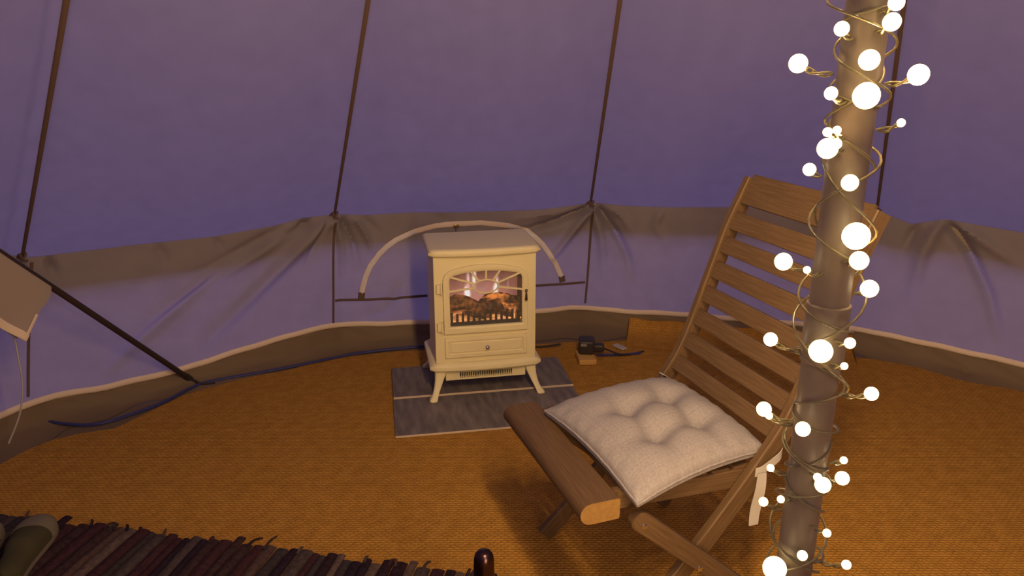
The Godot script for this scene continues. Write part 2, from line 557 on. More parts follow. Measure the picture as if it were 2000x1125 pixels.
func tent() -> void:
	var n := PLAN.size()
	# ground outside
	var g := MB.new()
	g.lathe([[0.01, -0.06], [14.0, -0.06], [14.0, -0.05], [0.01, -0.05]], 48, POLE)
	var go := part("ground", g, M.grass, self)
	structure(go, "dark grass outside under the tent", "ground")
	# groundsheet floor
	var fl := MB.new()
	var rim := PackedVector3Array()
	var rim_low := PackedVector3Array()
	for i in n * 8:
		var p := plan_at(i / 8.0)
		rim.append(Vector3(p.x, 0.0, p.y))
		rim_low.append(Vector3(p.x, -0.03, p.y))
	fl.loft([rim_low, rim])
	structure(part("floor", fl, M.sheet, self), "dark brown groundsheet of the tent under the coir", "floor")
	# wall panels
	var wall := Node3D.new()
	wall.name = "wall_back"
	add_child(wall)
	structure(wall, "pale canvas tent wall gathered into folds below the eaves", "wall")
	for i in n:
		var seen := i < 5
		var nu := 128 if seen else 6
		var nv := 40 if seen else 3
		var mb := MB.new()
		var grid := []
		for a in nu + 1:
			var k: float = i + float(a) / nu
			var row := PackedVector3Array()
			for b in nv + 1: row.append(wall_point(minf(k, i + 0.9999), lerpf(trim_height(k) - 0.02, eave(k), float(b) / nv)))
			grid.append(row)
		for a in nu:
			for b in nv: mb.quad(grid[a][b], grid[a + 1][b], grid[a + 1][b + 1], grid[a][b + 1])
		part("wall_panel", mb, M.wall, wall, 80, false)
	for t in TAPES:
		var mb := MB.new()
		ribbon(mb, t, 0.011, 0.002, 0.002)
		part("seam", mb, M.seam, wall, 60)
	# roof: panels from eave to apex, with the valance that hangs outside the wall
	var roof := Node3D.new()
	roof.name = "ceiling"
	add_child(roof)
	structure(roof, "violet dusk-lit canvas roof panels rising to the pole", "ceiling")
	for i in n:
		var mb := MB.new()
		var nu := 64 if i < 5 else 12
		for a in nu:
			for b in 14:
				var q := []
				for c in [[0, 0], [1, 0], [1, 1], [0, 1]]: q.append(roof_point(i + (a + c[0]) / float(nu), (b + c[1]) / 14.0, i))
				mb.quad(q[0], q[1], q[2], q[3])
		part("roof_panel", mb, M.roof, roof, 80, false)
		var val := MB.new()
		var flap := []
		for a in 25:
			var k: float = i + a / 24.0
			var p := plan_at(k)
			var o := normal_at(k)
			var l := PackedVector3Array()
			for e in [[0.0, 0.002], [-0.032, 0.001], [-0.038, -0.010], [-0.052, -0.120]]: l.append(Vector3(p.x + o.x * e[0], eave(k) + e[1], p.y + o.y * e[0]))
			flap.append(l)
		val.loft(flap, false, false, false)
		part("valance", val, M.double_cloth, roof, 60, false)
		var sm := MB.new()
		var loops := []
		for b in 25:
			var s := b / 24.0 * 0.98
			var p := roof_point(i, s, i)
			var d: Vector3 = roof_point(i, minf(s + 0.01, 1.0), i) - roof_point(i, maxf(s - 0.01, 0.0), i)
			var inn := (Vector3(POLE.x, 0.4, POLE.z) - p).normalized()
			var side := d.cross(inn).normalized()
			inn = side.cross(d).normalized()
			if inn.dot(Vector3(POLE.x, 0.4, POLE.z) - p) < 0: inn = -inn
			var w := 0.0055 + 0.003 * s / 0.4
			var l := PackedVector3Array()
			for e in [[-1.0, -0.001], [-0.8, 0.004], [0.0, 0.006], [0.8, 0.004], [1.0, -0.001]]: l.append(p + side * w * e[0] + inn * e[1])
			loops.append(l)
		sm.loft(loops)
		part("seam", sm, M.seam, roof, 60)
		# knotted rope tie where roof, wall and seam meet
		if i >= 1 and i <= 4:
			var kn := MB.new()
			var c0 := roof_point(i, 0.0, i) + Vector3(0, 0.006, 0) + (POLE - roof_point(i, 0.0, i)).normalized() * 0.02
			c0.y = eave(i) + 0.006
			kn.tube(smooth_path([c0 + Vector3(-0.022, -0.008, 0), c0 + Vector3(-0.008, 0.006, 0.008), c0 + Vector3(0.004, -0.006, 0.012), c0 + Vector3(0.012, 0.008, 0.004), c0 + Vector3(-0.004, 0.01, 0.0), c0 + Vector3(-0.002, -0.012, 0.01), c0 + Vector3(0.016, -0.016, 0.006)]), 0.0042, 6)
			part("tie_knot", kn, M.seam, roof)
	# groundsheet lip and the webbing that joins it to the wall
	var lip := MB.new()
	var lw := 0.0
	for i in n * 40:
		var q := []
		for c in [0, 1]: q.append(lip_profile((i + c) / 40.0))
		for b in q[0].size() - 1: lip.quad(q[0][b], q[1][b], q[1][b + 1], q[0][b + 1])
	structure(part("baseboard_back", lip, M.sheet, self, 80, false), "dark brown groundsheet lip turned up round the floor edge", "groundsheet lip")
	var tr := MB.new()
	var tl := []
	for i in 400:
		var k := i / 400.0 * n
		var h := trim_height(k) + 0.0015 * sin(k * 37.0)
		var l := PackedVector3Array()
		for e in [[-0.012, 0.001], [-0.010, 0.007], [-0.003, 0.010], [0.0, 0.0085], [0.003, 0.010], [0.010, 0.007], [0.012, 0.001]]: l.append(wall_point(k, h + e[0], e[1] + 0.002))
		tl.append(l)
	tl.append(tl[0])
	tr.loft(tl, true, false, false)
	structure(part("trim_1", tr, M.webbing, self, 60), "cream webbing along the foot of the tent wall", "trim")
	window()


func roof_point(k: float, s: float, panel: int) -> Vector3:
	var p := plan_at(minf(k, panel + 1))
	if k >= panel + 1: p = PLAN[posmod(panel + 1, PLAN.size())]
	var base := Vector3(p.x, eave(k if k < PLAN.size() else 0.0), p.y)
	var q := base.lerp(APEX, s * 0.99)
	var f := k - panel
	var sag := 0.035 * sin(PI * f) * sin(PI * sqrt(s)) + 0.02 * sin(PI * s)
	var out := Vector3(q.x - POLE.x, 0, q.z - POLE.z).normalized()
	return q - out * sag - Vector3(0, sag * 0.6, 0)

func lip_profile(k: float) -> Array:
	var p := plan_at(k)
	var n := normal_at(k)
	var h := trim_height(k) - 0.008
	var w := 0.06 + 0.025 * sin(k * 9.0) + 0.015 * sin(k * 23.0 + 1.0)
	var o := []
	for e in [[0.002, 1.0], [0.012, 0.8], [0.022, 0.5], [0.05, 0.2], [1.0, 0.03], [1.6, 0.02]]:
		var d: float = e[0] if e[0] < 0.04 else (0.035 if e[0] < 0.06 else w * e[0] + 0.03)
		d += (0.007 * sin(k * 31.0 + e[1] * 7.0) + 0.005 * sin(k * 67.0 - e[1] * 5.0)) * e[1] * (1.2 - e[1]) * 3.0
		o.append(Vector3(p.x + n.x * d, maxf(h * e[1], 0.003), p.y + n.y * d))
	return o

func window() -> void:
	var w := Node3D.new()
	w.name = "window_1"
	add_child(w)
	structure(w, "arched clear window in the tent wall behind the stove", "window")
	var tape := MB.new()
	ribbon(tape, ARCH, 0.024, 0.006, 0.003, 5)
	part("zip_tape", tape, M.webbing, w, 60)
	for side in 2:
		var z := MB.new()
		var ks: Array = ARCH.slice(0, 8) if side == 0 else ARCH.slice(11)
		ribbon(z, ks, 0.011, 0.0095, 0.0025, 5)
		part("zip_strip", z, M.zip, w, 60)
		var e: Array = ARCH[0] if side == 0 else ARCH[-1]
		var stop := MB.new()
		ribbon(stop, [[e[0], e[1] + 0.004], [e[0] + (-0.004 if side == 0 else 0.004), e[1] - 0.024]], 0.030, 0.007, 0.004, 2)
		part("zip_stop", stop, M.seam, w, 60)
	for hem in [HEM_A, HEM_B]:
		var h := MB.new()
		ribbon(h, hem, 0.011, 0.003, 0.0025)
		part("hem_tape", h, M.seam, w, 60)
	# clear pane inside the arch
	var pane := MB.new()
	var low := 0.235
	for i in ARCH.size() - 1:
		for b in 6:
			var q := []
			for c in [[0, 0], [1, 0], [1, 1], [0, 1]]:
				var a: Array = ARCH[i + c[0]]
				q.append(wall_point(a[0], lerpf(low, maxf(a[1], low), (b + c[1]) / 6.0), 0.006 + 0.003 * sin(a[0] * 30.0 + b + c[1])))
			pane.quad(q[0], q[1], q[2], q[3])
	part("pane", pane, M.pvc, w, 80, false)
	var pull := MB.new()
	var at := wall_point(2.455, 0.532, 0.022)
	pull.rbox(at + Vector3(-0.006, 0, 0), Vector3(0.012, 0.010, 0.008), 0.002)
	pull.rbox(at + Vector3(0.007, 0.001, 0.003), Vector3(0.012, 0.011, 0.008), 0.002)
	pull.tube(PackedVector3Array([at + Vector3(0, -0.003, 0.004), at + Vector3(0.0, -0.022, 0.006)]), 0.0028, 6)
	part("zip_pull", pull, M.brass, w)


# ---------------------------------------------------------------- floor coverings
func coir() -> void:
	var mb := MB.new()
	var edge := []
	for i in 181:
		var a := deg_to_rad(-180.0 + 2.0 * i)
		var r := pieces(MAT_EDGE, -180.0 + 2.0 * i) + 0.004 * sin(i * 1.7)
		edge.append([a, r])
	var loops := []
	for p in [[0.02, 0.0], [1.0, 0.0], [1.0, 0.006], [0.998, 0.009], [0.6, 0.009], [0.02, 0.009]]:
		var l := PackedVector3Array()
		for e in edge.slice(0, 180): l.append(Vector3(POLE.x + sin(e[0]) * e[1] * p[0], p[1] - 0.001, POLE.z - cos(e[0]) * e[1] * p[0]))
		loops.append(l)
	mb.loft(loops)
	var o := part("coir_mat", mb, M.coir, self)
	tag(o, "orange brown woven coir matting covering the tent floor", "matting")
	# its spare end, turned up against the wall behind the chair
	var fl := MB.new()
	var lp := []
	for i in 41:
		var k := lerpf(3.17, 3.97, i / 40.0)
		var n := inward(minf(k, 3.999))
		var p := plan_at(k)
		var l := PackedVector3Array()
		var wob := 0.004 * sin(k * 40.0)
		for e in [[0.23, 0.012], [0.16, 0.014], [0.10, 0.022], [0.068, 0.045], [0.058, 0.08], [0.050, 0.080], [0.058, 0.040], [0.094, 0.012], [0.16, 0.009], [0.23, 0.009]]:
			l.append(Vector3(p.x + n.x * e[0], e[1] + (wob if e[1] > 0.03 else 0.0), p.y + n.y * e[0]))
		lp.append(l)
	fl.loft(lp)
	tag(part("coir_flap", fl, M.coir, self), "spare end of coir matting turned up against the tent wall behind the chair", "matting")


func rug() -> void:
	# rag rug: strips run from the far edge towards the camera
	var e := Vector3(-0.982, 0, -0.19)
	var g := Vector3(-0.19, 0, 0.982)
	var p0 := Vector3(0.02, 0.008, -1.618)
	var r := thing("rag_rug", "dark purple brown striped rag rug with a ragged edge at lower left", "rug", p0, Basis(-e, Vector3.UP, g))
	var cols := [lin(0.060, 0.036, 0.042), lin(0.040, 0.024, 0.036), lin(0.105, 0.066, 0.064), lin(0.055, 0.044, 0.052), lin(0.14, 0.10, 0.095), lin(0.065, 0.030, 0.040), lin(0.034, 0.022, 0.038), lin(0.085, 0.064, 0.070)]
	var mats := []
	for c in cols:
		var m := mat(c, 1.0, 0.1)
		m.albedo_texture = tone(64, mats.size() + 60, 0.09, Color(0.7, 0.7, 0.7), Color.WHITE)
		triplanar(m, Vector3(9, 9, 9))
		mats.append(m)
	var x := 0.0
	var i := 0
	while x < 1.9:
		var w := rng.randf_range(0.020, 0.040)
		var mb := MB.new()
		var start := rng.randf_range(-0.012, 0.012) + (-0.03 if i % 17 == 9 else 0.0)
		var lp := []
		for s in 15:
			var z := start + s * 0.075
			var l := PackedVector3Array()
			var lump := 1.0 + 0.15 * sin(z * 55.0 + i * 2.0)
			var dx := 0.004 * sin(z * 9.0 + i * 0.4)
			var taper := 0.55 if s == 0 else 1.0
			for q in [[-0.5, 0.0], [-0.42, 0.006], [-0.2, 0.0095], [0.0, 0.0105], [0.2, 0.0095], [0.42, 0.006], [0.5, 0.0]]: l.append(Vector3(-x - w / 2 + q[0] * w * 0.98 + dx, 0.001 + q[1] * lump * taper, z))
			lp.append(l)
		mb.loft(lp)
		part("rag_strip", mb, mats[rng.randi() % mats.size()], r)
		x += w
		i += 1
	# loose fringe ends along the far edge
	for k in 26:
		var fx := -rng.randf_range(0.0, 1.88)
		var mb := MB.new()
		var tilt := rng.randf_range(-0.025, 0.025)
		var ln := rng.randf_range(0.012, 0.03) * (1.8 if k % 11 == 3 else 1.0)
		mb.tube(smooth_path([Vector3(fx, 0.005, 0.012), Vector3(fx + tilt * 0.4, 0.010, -ln * 0.4), Vector3(fx + tilt, 0.004, -ln)], 4), 0.0045, 6, true, 0.002)
		part("fringe", mb, mats[k % mats.size()], r)


# ---------------------------------------------------------------- hearth boards and stove
func hearth() -> void:
	var yaw := Basis(Vector3.UP, deg_to_rad(10.0))
	var specs := [[Vector3(-0.080, 0.008, -2.555), 0.295, 0.008, "front grey slate-effect board under the front legs of the stove"], [Vector3(-0.128, 0.008, -2.842), 0.285, 0.013, "rear grey slate-effect board under the back of the stove"]]
	for s in specs:
		var o := thing("hearth_board", s[3], "board", s[0], yaw)
		var b := MB.new()
		b.rbox(Vector3(0, s[2] / 2 + 0.001, 0), Vector3(0.70, s[2] - 0.001, s[1] - 0.006), 0.0012)
		part("board", b, M.slate, o)
		var e := MB.new()
		e.rbox(Vector3(0, s[2] / 2 + 0.0008, s[1] / 2 - 0.0018), Vector3(0.70, s[2] - 0.001, 0.0036), 0.001)
		part("edge_strip", e, M.slate_edge, o)


func star(poly: Array, centre: Vector2, angles: Array) -> PackedVector2Array:
	var o := PackedVector2Array()
	for a in angles:
		var d := Vector2(cos(a), sin(a))
		var best := 1e9
		for i in poly.size():
			var p: Vector2 = poly[i] - centre
			var q: Vector2 = poly[(i + 1) % poly.size()] - centre
			var e := q - p
			var den := d.cross(e)
			if absf(den) < 1e-9: continue
			var t := p.cross(e) / den
			var s := p.cross(d) / den
			if t > 0 and s >= -1e-4 and s <= 1.0001: best = minf(best, t)
		o.append(centre + d * best)
	return o

func at_z(l: PackedVector2Array, z: float, centre := Vector2.ZERO, grow := 0.0) -> PackedVector3Array:
	var o := PackedVector3Array()
	for p in l:
		var q := p + (p - centre).normalized() * grow
		o.append(Vector3(q.x, q.y, z))
	return o

func plate(hw: float, back: float, front: float, bow: float, y: float) -> PackedVector3Array:
	var o := PackedVector3Array()
	var r := 0.014
	for k in 5:
		var a := PI + PI / 2 * k / 4.0
		o.append(Vector3(-hw + r + r * cos(a), y, back + r + r * sin(a)))
	for k in 5:
		var a := PI * 1.5 + PI / 2 * k / 4.0
		o.append(Vector3(hw - r + r * cos(a), y, back + r + r * sin(a)))
	for k in 25:
		var x := hw * (1.0 - 2.0 * k / 24.0)
		var t := absf(x) / hw
		var z := front + bow * (1.0 - t * t)
		if t > 0.93: z -= 0.012 * pow((t - 0.93) / 0.07, 2)
		o.append(Vector3(x, y, z))
	return o

func stove() -> void:
	var s := thing("electric_stove", "cream electric stove with glowing log fire behind a sunburst door", "stove", Vector3(-0.095, 0.0165, -2.675), Basis(Vector3.UP, deg_to_rad(11.0)))
	var c := Vector2(0.0, 0.385)
	var outer := [Vector2(-0.157, 0.257), Vector2(0.157, 0.257), Vector2(0.158, 0.455), Vector2(0.156, 0.469), Vector2(0.149, 0.482), Vector2(0.137, 0.493), Vector2(0.117, 0.502), Vector2(0.08, 0.511), Vector2(0.04, 0.517), Vector2(0.0, 0.519), Vector2(-0.04, 0.518), Vector2(-0.08, 0.513), Vector2(-0.117, 0.505), Vector2(-0.138, 0.496), Vector2(-0.150, 0.485), Vector2(-0.156, 0.472), Vector2(-0.158, 0.458)]
	var inner := [Vector2(-0.133, 0.284), Vector2(0.136, 0.284), Vector2(0.136, 0.462), Vector2(0.133, 0.471), Vector2(0.125, 0.478), Vector2(0.114, 0.482), Vector2(0.08, 0.488), Vector2(0.049, 0.492), Vector2(0.0, 0.494), Vector2(-0.05, 0.492), Vector2(-0.08, 0.489), Vector2(-0.112, 0.482), Vector2(-0.124, 0.477), Vector2(-0.131, 0.470), Vector2(-0.133, 0.462)]
	var bodyp := [Vector2(-0.190, 0.138), Vector2(0.190, 0.138), Vector2(0.190, 0.552), Vector2(-0.190, 0.552)]
	var angles := []
	for i in 72: angles.append(TAU * i / 72.0 - PI)
	for poly in [outer, inner, bodyp]:
		for p in poly: angles.append((p - c).angle())
	angles.sort()
	var lo := star(outer, c, angles)
	var li := star(inner, c, angles)
	var lb := star(bodyp, c, angles)
	var b := MB.new()
	b.loft([at_z(lb, -0.255), at_z(lb, -0.016), at_z(lb, -0.0135, c, -0.001), at_z(lb, -0.012, c, -0.004), at_z(li, -0.012, c, 0.004)], true, true, false)
	part("body", b, M.cream, s)
	var fb := MB.new()
	fb.loft([at_z(li, -0.012, c, 0.004), at_z(li, -0.125, c, 0.004)], true, false, true)
	var firebox := mat(lin(0.07, 0.03, 0.022), 0.7, 0.3)
	part("firebox", fb, firebox, s)
	var top := MB.new()
	var tl := []
	for e in [[0.550, 0.010], [0.553, 0.003], [0.558, 0.0], [0.568, 0.0], [0.574, 0.002], [0.578, 0.007], [0.580, 0.015]]: tl.append(plate(0.206 - e[1], -0.285 + e[1], -0.004 - e[1], 0.014, e[0]))
	top.loft(tl)
	part("top_plate", top, M.cream, s, 50)
	var pl := MB.new()
	tl = []
	for e in [[0.107, 0.006], [0.110, 0.001], [0.114, 0.0], [0.126, 0.0], [0.131, 0.003], [0.135, 0.009], [0.142, 0.016]]: tl.append(plate(0.213 - e[1], -0.285 + e[1], -0.006 - e[1], 0.016, e[0]))
	pl.loft(tl)
	part("plinth", pl, M.cream, s, 50)
	# legs, splayed outwards with a turned-out toe
	for sx in [-1, 1]:
		for sz in [1, -1]:
			var lg := MB.new()
			var ll := []
			for e in [[0.109, 0.171, -0.030, 0.050, 0.030], [0.095, 0.173, -0.028, 0.044, 0.028], [0.070, 0.179, -0.022, 0.034, 0.026], [0.045, 0.187, -0.012, 0.027, 0.024], [0.025, 0.195, 0.000, 0.024, 0.023], [0.015, 0.201, 0.010, 0.027, 0.025], [0.008, 0.205, 0.015, 0.031, 0.028], [0.003, 0.206, 0.016, 0.031, 0.029], [0.0, 0.206, 0.016, 0.026, 0.025]]:
				var l := PackedVector3Array()
				for k in 12:
					var a := TAU * k / 12.0
					var q := Vector2(signf(cos(a)) * pow(absf(cos(a)), 0.55), signf(sin(a)) * pow(absf(sin(a)), 0.55))
					var z: float = e[2] if sz == 1 else -0.285 - e[2]
					l.append(Vector3(sx * e[1] + q.x * e[3] / 2, e[0] if sz == 1 else e[0] * 0.957 + 0.0047, z + q.y * e[4] / 2))
				ll.append(l)
			lg.loft(ll)
			part("leg", lg, M.cream, s, 55)
	# fan outlet under the plinth
	var vr := [Vector2(-0.154, 0.070), Vector2(0.154, 0.070), Vector2(0.154, 0.116), Vector2(-0.154, 0.116)]
	var vh := [Vector2(-0.101, 0.077), Vector2(0.101, 0.077), Vector2(0.101, 0.100), Vector2(-0.101, 0.100)]
	var vc := Vector2(0, 0.0815)
	for poly in [vr, vh]:
		for i in 4: poly[i] -= Vector2(0, 0.007)
	var va := []
	for poly in [vr, vh]:
		for p in poly: va.append((p - vc).angle())
	va.sort()
	var vo := star(vr, vc, va)
	var vi := star(vh, vc, va)
	var vent := MB.new()
	vent.loft([at_z(vo, -0.22), at_z(vo, -0.024), at_z(vo, -0.022, vc, -0.002), at_z(vi, -0.022), at_z(vi, -0.040)], true, true, false)
	var vp := part("fan_outlet", vent, M.cream, s)
	var dark := MB.new()
	dark.rbox(Vector3(0, 0.0815, -0.042), Vector3(0.206, 0.027, 0.004), 0.001)
	part("outlet_duct", dark, M.black, vp)
	var fins := MB.new()
	for k in 28: fins.rbox(Vector3(-0.0945 + k * 0.007, 0.0815, -0.028), Vector3(0.0026, 0.0235, 0.012), 0.0006, 1)
	part("outlet_fins", fins, M.cream, vp).set_meta("kind", "stuff")
	# door
	var d := MB.new()
	d.loft([at_z(lo, -0.013), at_z(lo, -0.003), at_z(lo, -0.0008, c, -0.0012), at_z(lo, 0.0, c, -0.004), at_z(li, 0.0, c, 0.009), at_z(li, -0.0015, c, 0.006), at_z(li, -0.003, c, 0.001), at_z(li, -0.012)], true, false, false)
	var door := part("door", d, M.cream, s, 32)
	var oc := Vector2(0.001, 0.434)
	for bar in [[-0.042, 0.446, -0.127, 0.475], [-0.025, 0.456, -0.055, 0.494], [0.001, 0.460, 0.0015, 0.497], [0.027, 0.456, 0.054, 0.494], [0.044, 0.445, 0.128, 0.480], [0.046, 0.430, 0.139, 0.415], [-0.044, 0.431, -0.136, 0.4205]]:
		var m := MB.new()
		var p := Vector2(bar[0], bar[1])
		var q := Vector2(bar[2], bar[3])
		m.rbox(Vector3((p.x + q.x) / 2, (p.y + q.y) / 2, -0.0065), Vector3(p.distance_to(q), 0.0074, 0.008), 0.0022, 0, Basis(Vector3(0, 0, 1), (q - p).angle()))
		part("sunburst_bar", m, M.cream, door)
	var ring := MB.new()
	var rl := []
	for k in 49:
		var a := TAU * k / 48.0
		var dir := Vector3(cos(a), sin(a), 0)
		var l := PackedVector3Array()
		for w in 8:
			var t := TAU * w / 8.0
			l.append(Vector3(oc.x, oc.y, -0.0065) + Vector3(dir.x * 0.0455, dir.y * 0.0255, 0) + dir * 0.0033 * cos(t) + Vector3(0, 0, 0.0042 * sin(t)))
		rl.append(l)
	ring.loft(rl, true, false, false)
	part("sunburst_ring", ring, M.cream, door, 60)
	var gl := MB.new()
	gl.loft([at_z(li, -0.0125, c, 0.003), at_z(li, -0.0105, c, 0.003)])
	part("glass", gl, M.pane, door)
	for y in [0.434, 0.286]:
		var h := MB.new()
		h.rbox(Vector3(-0.171, y, -0.006), Vector3(0.022, 0.034, 0.014), 0.003, 1)
		h.tube(PackedVector3Array([Vector3(-0.164, y - 0.021, 0.0), Vector3(-0.164, y + 0.021, 0.0)]), 0.0048, 10)
		part("hinge", h, M.cream, door)
	var ha := MB.new()
	ha.ball(Vector3(0.149, 0.414, 0.009), Vector3(0.0055, 0.0055, 0.0055))
	ha.tube(PackedVector3Array([Vector3(0.149, 0.414, -0.002), Vector3(0.149, 0.414, 0.009)]), 0.003, 8)
	ha.tube(PackedVector3Array([Vector3(0.149, 0.410, 0.010), Vector3(0.149, 0.398, 0.010), Vector3(0.149, 0.377, 0.010)]), 0.0022, 8, true, 0.0056)
	part("handle", ha, M.bronze, door)
	# drawer
	var dr := MB.new()
	var dp := []
	for e in [[0.0, -0.0125], [0.0, -0.0055], [0.0015, -0.0035], [0.004, -0.003], [0.014, -0.003], [0.0165, -0.0075], [0.019, -0.008], [0.0225, -0.0045]]:
		dp.append(PackedVector3Array([Vector3(-0.155 + e[0], 0.160 + e[0], e[1]), Vector3(0.155 - e[0], 0.160 + e[0], e[1]), Vector3(0.155 - e[0], 0.240 - e[0], e[1]), Vector3(-0.155 + e[0], 0.240 - e[0], e[1])]))
	dr.loft(dp)
	var drawer := part("drawer", dr, M.cream, s, 20)
	var kb := MB.new()
	kb.ball(Vector3(0.003, 0.199, 0.007), Vector3(0.009, 0.009, 0.008))
	kb.tube(PackedVector3Array([Vector3(0.003, 0.199, -0.005), Vector3(0.003, 0.199, 0.006)]), 0.0035, 10)
	part("knob", kb, M.chrome, drawer)
	fire(s)
	var cord := MB.new()
	cord.tube(smooth_path([Vector3(0.12, 0.10, -0.27), Vector3(0.15, 0.02, -0.36), Vector3(0.20, -0.003, -0.46), Vector3(0.27, -0.003, -0.46), Vector3(0.315, -0.003, -0.445), Vector3(0.40, 0.012, -0.425)]), 0.0042, 8)
	part("power_cord", cord, M.plastic, s)


func fire(s: Node3D) -> void:
	# a lit screen with flames at the back of the firebox
	var w := 256
	var h := 192
	var im := Image.create(w, h, false, Image.FORMAT_RGB8)
	var nz := noise_image(w, h, 44, 0.015, 3)
	# x from -0.135 to 0.135, y from 0.30 to 0.50
	var flames := [[-0.053, 0.373, 0.0085, 0.022, 2.40], [-0.059, 0.393, 0.0040, 0.012, 0.90], [-0.049, 0.433, 0.0055, 0.026, 0.75], [-0.028, 0.430, 0.0060, 0.030, 1.20], [-0.023, 0.450, 0.0040, 0.020, 0.60], [0.059, 0.416, 0.0050, 0.020, 0.90], [0.054, 0.390, 0.0060, 0.018, 1.80], [0.051, 0.370, 0.0075, 0.020, 1.10], [0.100, 0.403, 0.0035, 0.020, 0.18], [-0.001, 0.388, 0.0500, 0.030, 0.10]]
	for y in h:
		for x in w:
			var px := lerpf(-0.135, 0.135, x / 255.0)
			var py := lerpf(0.50, 0.30, y / 191.0)
			var up := clampf((py - 0.36) / 0.11, 0, 1)
			var a := Vector3(0.56, 0.20, 0.15).lerp(Vector3(0.13, 0.040, 0.028), up)
			a *= 0.75 + 0.5 * nz.get_pixel(x, y).r
			a *= 1.0 - 0.45 * pow(absf(px) / 0.135, 3)
			for f in flames:
				var e := pow((px - f[0]) / f[2], 2) + pow((py - f[1]) / f[3], 2)
				if e < 9.0: a += Vector3(1.0, 0.72, 0.62) * f[4] * exp(-e)
			im.set_pixel(x, y, Color(minf(a.x, 1), minf(a.y, 1), minf(a.z, 1)).linear_to_srgb())
	var m := mat(Color.BLACK, 0.6, 0.2)
	m.emission_enabled = true
	m.emission = Color.WHITE
	m.emission_operator = BaseMaterial3D.EMISSION_OP_MULTIPLY
	m.emission_texture = tex(im)
	m.emission_energy_multiplier = 0.85
	var q := MB.new()
	q.quad(Vector3(-0.139, 0.30, -0.112), Vector3(0.139, 0.30, -0.112), Vector3(0.139, 0.50, -0.112), Vector3(-0.139, 0.50, -0.112), Vector2(0, 1), Vector2(1, 1), Vector2(1, 0), Vector2(0, 0))
	q.quad(Vector3(-0.139, 0.30, -0.114), Vector3(-0.139, 0.50, -0.114), Vector3(0.139, 0.50, -0.114), Vector3(0.139, 0.30, -0.114), Vector2(0, 1), Vector2(0, 0), Vector2(0, 0), Vector2(0, 1))
	part("flame_screen", q, m, s, 38, false)
	# embers: a lit strip behind the grate
	var ei := Image.create(128, 64, false, Image.FORMAT_RGB8)
	var en := noise_image(128, 64, 48, 0.05, 3)
	for y in 64:
		for x in 128:
			var up := 1.0 - y / 63.0
			var t := clampf(1.15 - 0.9 * up + 0.8 * (en.get_pixel(x, y).r - 0.5), 0, 1)
			var dip := 0.25 + 0.75 * clampf(absf(x / 127.0 - 0.42) * 4.0, 0, 1)
			var a := Vector3(0.16, 0.028, 0.006).lerp(Vector3(1.0, 0.40, 0.13), t * t) * dip
			ei.set_pixel(x, y, Color(a.x, a.y, a.z).linear_to_srgb())
	var em: StandardMaterial3D = m.duplicate()
	em.emission_texture = tex(ei)
	em.emission_energy_multiplier = 1.3
	var eb := MB.new()
	eb.quad(Vector3(-0.136, 0.275, -0.030), Vector3(0.138, 0.275, -0.030), Vector3(0.138, 0.338, -0.038), Vector3(-0.136, 0.338, -0.038), Vector2(0, 1), Vector2(1, 1), Vector2(1, 0), Vector2(0, 0))
	eb.quad(Vector3(-0.136, 0.275, -0.034), Vector3(-0.136, 0.338, -0.042), Vector3(0.138, 0.338, -0.042), Vector3(0.138, 0.275, -0.034), Vector2(0, 1), Vector2(0, 0), Vector2(0, 0), Vector2(0, 1))
	part("ember_bed", eb, em, s, 38, false)
	# resin logs, lit from within
	var li := Image.create(128, 128, false, Image.FORMAT_RGB8)
	var la := Image.create(128, 128, false, Image.FORMAT_RGB8)
	var n := FastNoiseLite.new()
	n.seed = 71
	n.frequency = 1.0
	n.fractal_octaves = 4
	for y in 128:
		for x in 128:
			var bark := n.get_noise_2d(x * 0.11, y * 0.045)
			var patch := n.get_noise_2d(x * 0.02 + 40, y * 0.03 + 7)
			var t := clampf(0.35 + 1.6 * bark, 0, 1)
			la.set_pixel(x, y, lin(0.035, 0.014, 0.008).lerp(lin(0.16, 0.075, 0.035), t))
			var gq := pow(clampf(0.30 + 1.7 * patch + 0.35 * bark, 0, 1), 2.0)
			li.set_pixel(x, y, (Color(0.9, 0.26, 0.05) * gq).linear_to_srgb())
	var lm := mat(Color.WHITE, 0.6, 0.3)
	lm.albedo_texture = tex(la)
	lm.uv1_scale = Vector3(3.5, 5, 1)
	lm.emission_enabled = true
	lm.emission = Color.WHITE
	lm.emission_operator = BaseMaterial3D.EMISSION_OP_MULTIPLY
	lm.emission_texture = tex(li)
	lm.emission_energy_multiplier = 0.16
	var lm_hot: StandardMaterial3D = lm.duplicate()
	lm_hot.emission_energy_multiplier = 0.8
